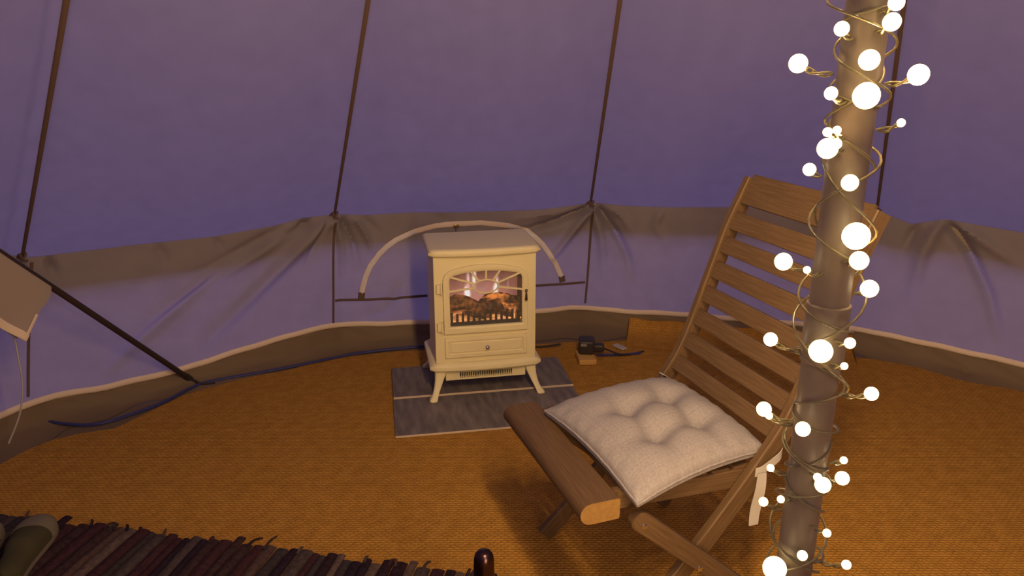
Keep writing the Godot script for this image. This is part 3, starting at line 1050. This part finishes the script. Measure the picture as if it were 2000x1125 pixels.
	var specs := [
		[[Vector3(-0.139, 0.360, -0.046), Vector3(-0.104, 0.365, -0.044), Vector3(-0.069, 0.361, -0.042), Vector3(-0.034, 0.347, -0.040), Vector3(0.006, 0.343, -0.038), Vector3(0.041, 0.339, -0.036), Vector3(0.068, 0.323, -0.034)], [0.026, 0.031, 0.026, 0.022, 0.024, 0.028, 0.012], lm],
		[[Vector3(-0.008, 0.336, -0.080), Vector3(0.022, 0.347, -0.080), Vector3(0.062, 0.346, -0.078), Vector3(0.097, 0.342, -0.076), Vector3(0.127, 0.338, -0.074), Vector3(0.157, 0.336, -0.074)], [0.020, 0.034, 0.036, 0.033, 0.032, 0.026], lm_hot],
		[[Vector3(-0.086, 0.326, -0.030), Vector3(-0.066, 0.328, -0.028), Vector3(-0.041, 0.320, -0.026), Vector3(-0.006, 0.314, -0.026), Vector3(0.019, 0.312, -0.026)], [0.006, 0.010, 0.012, 0.011, 0.006], lm],
		[[Vector3(0.057, 0.328, -0.036), Vector3(0.080, 0.320, -0.034), Vector3(0.105, 0.306, -0.032)], [0.010, 0.016, 0.009], lm],
		[[Vector3(0.124, 0.273, -0.040), Vector3(0.130, 0.318, -0.042), Vector3(0.132, 0.360, -0.046)], [0.014, 0.017, 0.012], lm]]
	for e in specs:
		var mb := MB.new()
		var path := smooth_path(e[0], 6)
		var loops := []
		for i in path.size():
			var f: float = float(i) / (path.size() - 1) * (e[1].size() - 1)
			var a := int(f)
			var r := lerpf(e[1][a], e[1][mini(a + 1, e[1].size() - 1)], f - a)
			var t := (path[mini(i + 1, path.size() - 1)] - path[maxi(i - 1, 0)]).normalized()
			var sd := t.cross(Vector3(0, 0, 1)).normalized()
			var fw := sd.cross(t)
			var l := PackedVector3Array()
			for k in 16:
				var an := TAU * k / 16.0
				var rr := r * (1.0 + 0.10 * sin(an * 3.0 + i * 0.35) + 0.07 * sin(an * 7.0 - i * 0.8))
				l.append(path[i] + (sd * cos(an) + fw * sin(an) * 0.7) * rr)
			loops.append(l)
		mb.loft(loops)
		part("fire_log", mb, e[2], s, 60)
	# grate: a low bar with upright fingers
	var gr := MB.new()
	gr.rbox(Vector3(0.001, 0.287, -0.022), Vector3(0.268, 0.018, 0.006), 0.001)
	for k in 13:
		var x := -0.126 + k * 0.0208
		gr.rbox(Vector3(x, 0.3055, -0.022), Vector3(0.0095, 0.046 + 0.014 * (1 if k in [0, 10, 11] else 0), 0.005), 0.002, 1)
	part("grate", gr, M.black, s)
	for e in [[Vector3(-0.07, 0.46, -0.06), 0.0010], [Vector3(0.06, 0.46, -0.06), 0.0010], [Vector3(0.0, 0.300, -0.030), 0.0008]]:
		var lt := OmniLight3D.new()
		lt.name = "fire_light"
		lt.position = e[0]
		lt.light_color = lin(1.0, 0.42, 0.2)
		lt.light_energy = e[1]
		lt.light_size = 0.02
		lt.omni_range = 8.0
		lt.omni_attenuation = 2.0
		lt.shadow_enabled = true
		s.add_child(lt, true)


func sockets() -> void:
	var wb := MB.new()
	wb.rbox(Vector3.ZERO, Vector3(0.075, 0.026, 0.11), 0.006)
	var w := thing("wood_block", "small pale wooden block on the coir under the black adapter", "block", Vector3(0.315, 0.0215, -3.03), Basis(Vector3.UP, 0.08))
	part("block", wb, mat(lin(0.52, 0.31, 0.10), 0.8, 0.3), w)
	var a := thing("power_adapter", "black plug adapter resting on the wooden block right of the stove", "adapter", Vector3(0.318, 0.0345, -3.045), Basis(Vector3.UP, -0.1))
	var ab := MB.new()
	ab.rbox(Vector3(0, 0.031, -0.02), Vector3(0.068, 0.062, 0.085), 0.012)
	part("housing", ab, M.plastic, a)
	var pb := MB.new()
	pb.rbox(Vector3(0.048, 0.022, -0.02), Vector3(0.055, 0.036, 0.045), 0.010)
	part("plug", pb, M.plastic, a)
	var lb := MB.new()
	lb.rbox(Vector3(-0.012, 0.046, 0.0226), Vector3(0.026, 0.012, 0.002), 0.0006)
	part("rating_label", lb, mat(lin(0.22, 0.2, 0.22), 0.5), a)
	var ac := MB.new()
	ac.tube(smooth_path([Vector3(0.07, 0.02, -0.02), Vector3(0.10, 0.004, -0.03), Vector3(0.145, -0.012, -0.035), Vector3(0.19, -0.020, -0.06), Vector3(0.25, -0.020, -0.10)]), 0.004, 8)
	part("lead", ac, M.plastic, a)
	var b2 := MB.new()
	b2.tube(smooth_path([Vector3(0.368, 0.014, -3.075), Vector3(0.42, 0.014, -3.078), Vector3(0.49, 0.014, -3.082), Vector3(0.56, 0.014, -3.10)]), 0.0055, 8)
	tag(part("blue_lead", b2, M.blue, self), "short blue lead on the coir between the adapter and the white plug", "cable")
	var wp := MB.new()
	wp.rbox(Vector3.ZERO, Vector3(0.065, 0.012, 0.030), 0.005)
	var wt := thing("white_plug", "flat white plug tip on the coir right of the black adapter", "plug", Vector3(0.478, 0.016, -3.165), Basis(Vector3.UP, -0.95))
	part("plug_body", wp, M.linen_plain, wt)
	var bl := MB.new()
	bl.tube(smooth_path([Vector3(-1.9704, 0.0145, -2.5729), Vector3(-1.831, 0.0145, -2.5316), Vector3(-1.7147, 0.0145, -2.4835), Vector3(-1.5775, 0.0145, -2.4446), Vector3(-1.4687, 0.0145, -2.4446), Vector3(-1.3788, 0.0145, -2.5235), Vector3(-1.3086, 0.0145, -2.6197), Vector3(-1.2527, 0.0145, -2.7457), Vector3(-1.1872, 0.0145, -2.8128), Vector3(-0.9362, 0.0145, -2.9398), Vector3(-0.6678, 0.0145, -3.0945), Vector3(-0.3766, 0.0145, -3.1835)]), 0.0058, 8)
	tag(part("blue_cable", bl, M.blue, self), "long blue extension cable along the floor edge left of the stove", "cable")


func lean_pole() -> void:
	var a := Vector3(-1.2718, 0.012, -2.8085)
	var b := Vector3(-1.5818, 0.8778, -2.0559)
	var p := thing("leaning_pole", "thin dark pole leaning in front of the tent wall at left", "pole", a)
	var mb := MB.new()
	mb.tube(PackedVector3Array([Vector3.ZERO, (b - a) * 0.5, b - a]), 0.0105, 12)
	part("tube", mb, mat(lin(0.035, 0.022, 0.022), 0.5, 0.4), p)
	var ft := MB.new()
	var d := (b - a).normalized()
	ft.tube(PackedVector3Array([-d * 0.004, d * 0.05]), 0.0135, 12)
	part("rubber_foot", ft, M.plastic, p)
	var strap := MB.new()
	strap.tube(smooth_path([Vector3(-0.03, -0.002, 0.03), Vector3(0.01, 0.012, 0.02), Vector3(0.04, 0.004, 0.03), Vector3(0.09, -0.002, 0.01)]), 0.006, 6)
	part("foot_strap", strap, M.plastic, p)
	# white cloth hung over the pole
	var pts := [Vector3(-1.4695, 0.5679, -2.3286), Vector3(-1.4775, 0.5075, -2.3092), Vector3(-1.5, 0.4414, -2.2546), Vector3(-1.5168, 0.4248, -2.2137), Vector3(-1.5355, 0.5185, -2.1683)]
	var n := Vector3(0.9246, 0, 0.3809)
	var t: Vector3 = (b - a).normalized()
	var c := thing("draped_cloth", "white cloth with a pale hem hung over the dark pole at the left edge", "cloth", a)
	var cl := MB.new()
	var nu := 24
	var nv := 18
	var top0: Vector3 = pts[0]
	var bot0: Vector3 = pts[3]
	var run := 0.62
	for side in [1.0, -1.0]:
		for i in nu:
			for j in nv:
				var q := []
				for e in [[0, 0], [1, 0], [1, 1], [0, 1]]:
					q.append(cloth_point(top0, bot0, t, n, run * (i + e[0]) / nu, float(j + e[1]) / nv, side) - a)
				cl.quad(q[0], q[1], q[2], q[3])
	part("cloth", cl, M.cloth_white if M.has("cloth_white") else cloth_white(), c, 60, false)
	var hem := MB.new()
	var hl := []
	for i in 25:
		var u := run * i / 24.0
		var l := PackedVector3Array()
		for e in [[0.88, 0.002], [0.90, 0.005], [0.99, 0.005], [1.01, 0.002], [0.95, -0.002]]: l.append(cloth_point(top0, bot0, t, n, u, e[0], 1.0) + n * e[1] - a)
		hl.append(l)
	hem.loft(hl)
	part("hem", hem, M.webbing, c, 60)
	var hem2 := MB.new()
	hl = []
	for j in 13:
		var l := PackedVector3Array()
		for e in [[0.0, 0.002], [0.002, 0.004], [0.010, 0.004], [0.012, 0.002]]: l.append(cloth_point(top0, bot0, t, n, e[0], lerpf(0.55, 1.0, j / 12.0), 1.0) + n * e[1] - a)
		hl.append(l)
	hem2.loft(hl)
	part("side_hem", hem2, M.webbing, c, 60)
	var cord := MB.new()
	var k: Vector3 = pts[3] - a
	cord.tube(smooth_path([k + Vector3(-0.02, 0.02, 0.0), k + Vector3(-0.008, -0.06, 0.02), k + Vector3(-0.003, -0.14, 0.035), k + Vector3(-0.02, -0.23, 0.05), k + Vector3(-0.06, -0.32, 0.07)]), 0.0028, 6)
	part("cord", cord, M.linen_plain, c)

func cloth_white() -> StandardMaterial3D:
	M.cloth_white = mat(lin(0.36, 0.30, 0.27), 0.95, 0.1)
	M.cloth_white.backlight_enabled = true
	M.cloth_white.backlight = lin(0.3, 0.3, 0.3)
	return M.cloth_white

func cloth_point(top0: Vector3, bot0: Vector3, t: Vector3, n: Vector3, u: float, v: float, side: float) -> Vector3:
	var p := top0 + t * u
	var d := bot0 - top0
	var bulge := 0.0
	if v < 0.45 and u < 0.06: bulge = 0.010 * sin(PI * v / 0.45) * (1.0 - u / 0.06)
	p += d * v - t * bulge
	p += n * side * (0.013 + 0.006 * sin(u * 34.0 + v * 2.0) * v + 0.004 * sin(u * 71.0) * v)
	if v < 0.08: p += Vector3(0, 0.013 * (1.0 - v / 0.08), 0) - n * side * 0.013 * pow(1.0 - v / 0.08, 2)
	return p


# ---------------------------------------------------------------- the folding chair
func timber(mb: MB, pts: PackedVector3Array, wide: float, deep: float, z: float, round_start := false) -> void:
	# a timber that follows pts (x back, y up) in the chair's side plane; wide in that plane, deep along z
	var loops := []
	for i in pts.size():
		var t := (pts[mini(i + 1, pts.size() - 1)] - pts[maxi(i - 1, 0)]).normalized()
		var s := Vector3(-t.y, t.x, 0)
		var w := wide
		if round_start:
			var run := pts[0].distance_to(pts[i])
			if run < wide / 2: w = 2.0 * sqrt(maxf(pow(wide / 2, 2) - pow(wide / 2 - run, 2), 1e-6))
		var b := minf(0.003, w * 0.3)
		var l := PackedVector3Array()
		for e in [[-0.5, -0.5, 1, 0], [-0.5, -0.5, 0, 1], [-0.5, 0.5, 0, -1], [-0.5, 0.5, 1, 0], [0.5, 0.5, -1, 0], [0.5, 0.5, 0, -1], [0.5, -0.5, 0, 1], [0.5, -0.5, -1, 0]]:
			l.append(pts[i] + s * (e[0] * w + e[2] * b) + Vector3(0, 0, z + e[1] * deep + e[3] * b))
		loops.append(l)
	mb.loft(loops)

func chair() -> void:
	var fwd := Vector3(0.942, 0, -0.3366).normalized()
	var o := thing("folding_chair", "slatted wooden folding chair with a reclined back beside the pole", "chair", Vector3(0.18, 0.008, -1.35), Basis(fwd, Vector3.UP, fwd.cross(Vector3.UP)))
	var up := smooth_path([Vector3(0.632, 0.955, 0), Vector3(0.575, 0.83, 0), Vector3(0.520, 0.67, 0), Vector3(0.470, 0.53, 0), Vector3(0.412, 0.43, 0), Vector3(0.29, 0.27, 0), Vector3(0.155, 0.11, 0), Vector3(0.062, 0.016, 0)], 6)
	for z in [-0.013, -0.447]:
		var mb := MB.new()
		timber(mb, up, 0.043, 0.022, z)
		part("upright", mb, M.wood, o, 30)
	for z in [0.011, -0.471]:
		var mb := MB.new()
		var a := Vector3(0.068, 0.366, 0)
		var b := Vector3(0.462, 0.018, 0)
		var path := PackedVector3Array()
		for t in [0.0, 0.004, 0.010, 0.018, 0.028, 0.04, 0.06, 0.25, 0.5, 0.75, 1.0]: path.append(a.lerp(b, t))
		timber(mb, path, 0.044, 0.022, z, true)
		part("leg", mb, M.wood, o, 30)
		for at in [[0.092, 0.341, 0.0], [0.236, 0.200, 0.0]]:
			var sc := MB.new()
			var s := 1.0 if z > -0.2 else -1.0
			var c := Vector3(at[0], at[1], z + s * 0.0112)
			sc.lathe([[0.0005, 0.0], [0.007, 0.0], [0.0066, 0.0012], [0.004, 0.0026], [0.0022, 0.0024], [0.0018, 0.0014], [0.0004, 0.0014]], 14)
			var mi := part("screw", sc, M.chrome, o)
			mi.transform = Transform3D(Basis(Vector3(1, 0, 0), PI / 2 * s), c)
	# front rail: a thick board with a rounded nose
	var rail := MB.new()
	var loops := []
	for z in [-0.476, -0.474, -0.25, -0.003, -0.001]:
		var l := PackedVector3Array()
		var ins := 0.0015 if z < -0.475 or z > -0.002 else 0.0
		for k in 9:
			var a := PI / 2 + PI * k / 8.0
			l.append(Vector3(-0.020 + (0.025 - ins) * cos(a), 0.381 + (0.025 - ins) * sin(a), z))
		for e in [[0.042, -0.025], [0.0455, -0.021], [0.0455, 0.021], [0.042, 0.025]]: l.append(Vector3(e[0] - ins, 0.381 + e[1] * (1.0 - ins * 40), z))
		loops.append(l)
	rail.loft(loops, true, false, false)
	var fr := part("front_rail", rail, M.wood_dark, o, 40)
	for z in [-0.4762, -0.0008]:
		var cp := MB.new()
		var l2 := PackedVector3Array()
		for p in loops[2]: l2.append(Vector3(p.x * 0.985, 0.381 + (p.y - 0.381) * 0.96, z))
		cp.loft([l2, l2], true, false, true)
		part("end_grain", cp, M.end_grain, fr, 40, false)
	# side rails and seat slats
	for z in [-0.036, -0.424]:
		var mb := MB.new()
		mb.rbox(Vector3(0.222, 0.376, z), Vector3(0.356, 0.044, 0.020), 0.003, 0, Basis(Vector3(0, 0, 1), -0.035))
		part("side_rail", mb, M.wood, o)
	for k in 6:
		var mb := MB.new()
		var x := 0.082 + k * 0.056
		mb.rbox(Vector3(x, 0.4055 - (x - 0.04) * 0.035, -0.23), Vector3(0.044, 0.012, 0.40), 0.003, 2)
		part("seat_slat", mb, M.wood_dark, o)
	# back: a deep top rail and slats between the uprights
	var tops := [[0.968, 0.895], [0.874, 0.830], [0.812, 0.770], [0.748, 0.704], [0.682, 0.640], [0.620, 0.578], [0.556, 0.516], [0.494, 0.458]]
	for k in tops.size():
		var mid: float = (tops[k][0] + tops[k][1]) / 2
		var h: float = tops[k][0] - tops[k][1]
		var x := 0.0
		var t := Vector3.UP
		for i in up.size() - 1:
			if up[i].y >= mid and up[i + 1].y < mid or i == 0 and mid > up[0].y:
				x = lerpf(up[i].x, up[i + 1].x, (up[i].y - mid) / (up[i].y - up[i + 1].y))
				t = (up[i] - up[i + 1]).normalized()
		var ang := atan2(t.x, t.y)
		var mb := MB.new()
		mb.rbox(Vector3(x - 0.008, mid, -0.23), Vector3(0.013, h / cos(ang), 0.412), 0.003, 2, Basis(Vector3(0, 0, 1), -ang))
		part("top_rail" if k == 0 else "back_slat", mb, M.wood, o)


func cushion_point(u: float, v: float, top: bool) -> Vector3:
	# u from the front edge to the back, v from the far side to the near side; both -1..1
	var a := Vector3(0.082, 0.430, -1.722)
	var b := Vector3(0.250, 0.421, -1.330)
	var c := Vector3(0.572, 0.432, -1.528)
	var d := Vector3(0.424, 0.434, -1.895)
	var pu := u * (1.0 - 0.045 * (1.0 - v * v)) 
	var pv := v * (1.0 - 0.040 * (1.0 - u * u))
	var p := a.lerp(d, (pu + 1) / 2).lerp(b.lerp(c, (pu + 1) / 2), (pv + 1) / 2)
	var e := pow(maxf((1.0 - pow(absf(u), 2.6)) * (1.0 - pow(absf(v), 2.6)), 0.0), 0.42)
	p.y += 0.013 * (1.0 - u * u * v * v)
	if not top: return p - Vector3(0, 0.022 * pow(e, 0.3), 0)
	var t := 0.052 * e
	var dent := 0.0
	for tu in [-0.26, 0.40]:
		for tv in [-0.26, 0.38]:
			var dd := Vector2(u - tu, v - tv)
			dent += 0.017 * exp(-dd.length_squared() / 0.045)
	var cu := (exp(-pow((u + 0.26) / 0.13, 2)) + exp(-pow((u - 0.40) / 0.13, 2))) * 0.012 * exp(-pow((v - 0.06) / 0.80, 4))
	var cv := (exp(-pow((v + 0.26) / 0.13, 2)) + exp(-pow((v - 0.38) / 0.13, 2))) * 0.012 * exp(-pow((u - 0.07) / 0.80, 4))
	var ripple := 0.0012 * sin(v * 26.0 + u * 3.0) * exp(-pow((absf(u) - 0.93) / 0.08, 2)) + 0.0012 * sin(u * 24.0) * exp(-pow((absf(v) - 0.93) / 0.08, 2))
	return p + Vector3(0, t - (dent + cu + cv) * e + ripple, 0)

func cushion() -> void:
	var c := thing("seat_cushion", "white linen tufted seat cushion lying on the folding chair", "cushion")
	var n := 64
	var top := MB.new()
	for s in [true, false]:
		for i in n:
			for j in n:
				var q := []
				var w := []
				for e in [[0, 0], [1, 0], [1, 1], [0, 1]]:
					var u := sin((float(i + e[0]) / n - 0.5) * PI)
					var v := sin((float(j + e[1]) / n - 0.5) * PI)
					q.append(cushion_point(u, v, s))
					w.append(Vector2(u * 0.2, v * 0.2))
				if s: top.quad(q[0], q[3], q[2], q[1], w[0], w[3], w[2], w[1])
				else: top.quad(q[0], q[1], q[2], q[3], w[0], w[1], w[2], w[3])
	part("cover", top, M.linen, c, 60)
	var pipe := MB.new()
	var path := PackedVector3Array()
	for side in 4:
		for k in 24:
			var t := -1.0 + 2.0 * k / 24.0
			var uv: Vector2 = [Vector2(-1, t), Vector2(t, 1), Vector2(1, -t), Vector2(-t, -1)][side]
			path.append(cushion_point(uv.x, uv.y, true))
	path.append(path[0])
	pipe.tube(path, 0.0032, 6, false)
	part("piping", pipe, M.linen, c, 60)
	# tie looped round the near upright, one end hanging
	var near := Vector3(0.18, 0.008, -1.35)
	var fx := Vector3(0.9417, 0, -0.3365)
	var fz := Vector3(0.3365, 0, 0.9417)
	var band := MB.new()
	var loops := []
	for k in 25:
		var a := TAU * k / 24.0
		var px := 0.408 + 0.034 * signf(cos(a)) * pow(absf(cos(a)), 0.6)
		var pz := -0.013 + 0.017 * signf(sin(a)) * pow(absf(sin(a)), 0.6)
		var y := 0.415 - 0.65 * (px - 0.408) * -0.9
		var ctr := near + fx * px + fz * pz + Vector3(0, y, 0)
		var outw := (fx * cos(a) + fz * sin(a)) * 0.0015
		loops.append(PackedVector3Array([ctr + Vector3(0, -0.011, 0), ctr + Vector3(0, -0.011, 0) + outw, ctr + Vector3(0, 0.011, 0) + outw, ctr + Vector3(0, 0.011, 0)]))
	band.loft(loops, true, false, false)
	part("tie_band", band, M.linen_plain, c, 40)
	var tail := MB.new()
	loops = []
	for k in 13:
		var t := k / 12.0
		var ctr := near + fx * (0.385 - 0.012 * t) + fz * (0.007 + 0.006 * t + 0.003 * sin(t * 6.0)) + Vector3(0, 0.398 - 0.125 * t, 0)
		var s := (fx + fz * 0.3 * sin(t * 3.0)).normalized() * 0.0115
		loops.append(PackedVector3Array([ctr - s, ctr + s, ctr + s + fz * 0.0012, ctr - s + fz * 0.0012]))
	tail.loft(loops)
	part("tie_end", tail, M.linen_plain, c, 40)
	var tab := MB.new()
	var d := cushion_point(0.98, -0.93, true)
	loops = []
	for k in 9:
		var t := k / 8.0
		var ctr := d + Vector3(-0.026 * sin(t * 2.2), 0.012 * sin(t * PI) + 0.002, -0.020 * t)
		var s := Vector3(0.35, 0.0, 0.93) * 0.0085
		loops.append(PackedVector3Array([ctr - s, ctr + s, ctr + s + Vector3(0, 0.0015, 0), ctr - s + Vector3(0, 0.0015, 0)]))
	tab.loft(loops)
	part("tie_tab", tab, M.linen_plain, c, 40)


# ---------------------------------------------------------------- pole with fairy lights
func pole_and_lights() -> void:
	var p := thing("tent_pole", "grey steel centre pole of the tent wound with fairy lights", "pole", POLE)
	var mb := MB.new()
	mb.lathe([[0.001, 0.008], [0.0155, 0.008], [0.0155, 2.985], [0.001, 2.985]], 32)
	part("tube", mb, M.steel, p)
	for y in [0.70, 1.05, 1.9]:
		var cl := MB.new()
		cl.lathe([[0.0155, y], [0.0172, y + 0.001], [0.0172, y + 0.05], [0.0155, y + 0.051]], 32)
		part("collar", cl, M.steel, p)
	var s := thing("string_lights", "warm white fairy lights on clear wire wound round the tent pole", "string lights", POLE)
	# the wires
	for strand in 3:
		var w := MB.new()
		var path := PackedVector3Array()
		var a := strand * 2.1
		var y := 0.12 + strand * 0.02
		while y < 2.4:
			var loose := 0.0195 + 0.0035 * sin(y * 41.0 + strand * 2.0) + 0.009 * pow(maxf(sin(y * 23.0 + strand), 0.0), 3)
			path.append(Vector3(cos(a) * loose, y + 0.008 * sin(a * 0.5), sin(a) * loose))
			a += 0.28 * (1 if strand != 1 else -1)
			y += 0.28 / TAU * (0.075 + 0.035 * sin(y * 17.0 + strand))
		w.tube(path, 0.0011, 6)
		part("wire", w, M.wire, s, 80)
	var list := BULBS.duplicate()
	for k in 26:
		var y := 1.40 + k * 0.055 if k < 16 else 0.16 + (k - 16) * 0.045
		var a := k * 2.399 if k >= 16 else -0.9 + 1.35 * sin(k * 2.399)
		var r := 0.028 + 0.025 * (k % 3)
		list.append([POLE + Vector3(cos(a) * r, y, sin(a) * r), 0.0065])
	for k in 14:      # round the back of the pole
		var a := -1.16 + 0.25 * sin(k * 2.3)
		list.append([POLE + Vector3(cos(a) * 0.024, 0.66 + k * 0.052, sin(a) * 0.024), 0.0055])
	var glow := {}
	for b in list:
		var at: Vector3 = b[0] - POLE
		var r: float = b[1]
		var flat := Vector3(at.x, 0, at.z)
		var foot := flat.normalized() * 0.0175 + Vector3(0, at.y - 0.004 - 0.12 * (flat.length() - 0.0175), 0)
		var size := snappedf(r, 0.0005)
		if not glow.has(size):
			var m := mat(lin(0.9, 0.8, 0.6), 0.4)
			m.emission_enabled = true
			m.emission = lin(1.0, 0.80, 0.45)
			m.emission_energy_multiplier = 2.1
			glow[size] = m
		var bb := MB.new()
		var dir := (at - foot).normalized()
		bb.ball(Vector3.ZERO, Vector3(r, r, r), 10, 16)
		var bulb := part("bulb", bb, glow[size], s, 60)
		bulb.position = at
		var lt := SpotLight3D.new()      # a diode throws its light forwards, away from the pole
		lt.name = "bulb_light"
		lt.light_color = lin(WARM.x, WARM.y, WARM.z)
		lt.light_energy = (0.115 if at.y < 1.38 else 0.29) * clampf(r / 0.007, 0.6, 1.3)
		lt.light_size = r
		lt.spot_range = 12.0
		lt.spot_attenuation = 2.0
		lt.spot_angle = 84.0
		lt.spot_angle_attenuation = 1.0
		lt.shadow_enabled = true
		lt.basis = Basis.looking_at(Vector3(dir.x, clampf(dir.y, -0.3, 0.3) - (0.85 if at.y > 1.38 else 0.05), dir.z).normalized(), Vector3.UP)
		bulb.add_child(lt)
		var ld := MB.new()
		var ln := at.distance_to(foot)
		if ln > 0.004:
			var sd := dir.cross(Vector3.UP).normalized()
			var up := sd.cross(dir)
			for tw in 2:
				var path := PackedVector3Array()
				for k in 17:
					var t := k / 16.0
					var an := t * ln * 260.0 + PI * tw
					path.append(foot.lerp(at, t) - at + (sd * cos(an) + up * sin(an)) * 0.0014 + Vector3(0, -0.006 * sin(PI * t) * ln / 0.05, 0))
				ld.tube(path, 0.0010, 5)
			part("lead", ld, M.wire, bulb, 80)


# ---------------------------------------------------------------- small things at the frame's foot
func small_things() -> void:
	var b := thing("bottle", "dark foil-topped bottle neck standing upright at the bottom edge", "bottle", Vector3(-0.056, 0.0195, -1.29))
	var glass := MB.new()
	glass.lathe([[0.002, 0.0], [0.040, 0.0], [0.044, 0.004], [0.0445, 0.15], [0.042, 0.18], [0.033, 0.215], [0.0225, 0.25], [0.0195, 0.27], [0.002, 0.27]], 32)
	part("glass", glass, mat(lin(0.02, 0.025, 0.015), 0.1, 0.6), b)
	var foil := MB.new()
	foil.lathe([[0.0205, 0.235], [0.0208, 0.262], [0.0206, 0.264], [0.0208, 0.267], [0.0207, 0.290], [0.0200, 0.294], [0.0203, 0.297], [0.0200, 0.306], [0.0178, 0.314], [0.0135, 0.320], [0.007, 0.3225], [0.0005, 0.323]], 32)
	var fm := metal(lin(0.085, 0.05, 0.055), 0.28)
	part("foil_capsule", foil, fm, b, 50)
	# pair of slippers
	for k in 2:
		var s := thing("slipper", ["olive grey slipper with a pale toe at lower left, nearer the rug's right end", "olive grey slipper with a pale toe cut off by the left picture edge"][k], "slipper", Vector3([-1.275, -1.395][k], 0.0195, [-1.70, -1.68][k]), Basis(Vector3.UP, [0.2, 0.34][k]))
		var so := MB.new()
		var up := MB.new()
		var ls := []
		var lu := []
		for i in 17:
			var t := i / 16.0
			var z := 0.13 - 0.27 * t
			var hw := 0.036 + 0.016 * smoothstep(0.2, 0.75, t)
			if t > 0.8: hw *= sqrt(maxf(1.0 - pow((t - 0.8) / 0.205, 2), 0.001))
			if t < 0.12: hw *= sqrt(maxf(1.0 - pow((0.12 - t) / 0.125, 2), 0.001))
			var l := PackedVector3Array()
			for e in [[-1.0, 0.0], [-1.03, 0.006], [-1.0, 0.012], [1.0, 0.012], [1.03, 0.006], [1.0, 0.0]]: l.append(Vector3(e[0] * hw, e[1], z))
			ls.append(l)
			var top := 0.050 + 0.012 * smoothstep(0.9, 0.45, t)
			if t > 0.8: top *= 0.55 + 0.45 * sqrt(maxf(1.0 - pow((t - 0.8) / 0.205, 2), 0.0))
			var m := PackedVector3Array()
			for q in 13:
				var a := PI * q / 12.0
				m.append(Vector3(cos(a) * hw * 0.97, 0.012 + (top - 0.012) * pow(sin(a), 0.7) * (1.0 if t > 0.4 else 0.75), z))
			lu.append(m)
		so.loft(ls)
		up.loft(lu)
		part("sole", so, mat(lin(0.16, 0.13, 0.11), 0.9, 0.1), s, 45)
		var um := mat(lin(0.06, 0.055, 0.033), 0.95, 0.1)
		part("upper", up, um, s, 60)
		var toe := MB.new()
		var tl := []
		for i in range(11, 17):
			var l := PackedVector3Array()
			for p in lu[i]: l.append(Vector3(p.x * 1.03, p.y * 1.04, p.z - 0.003))
			tl.append(l)
		toe.loft(tl)
		part("toe_cap", toe, mat(lin(0.17, 0.15, 0.11), 0.9, 0.1), s, 60)
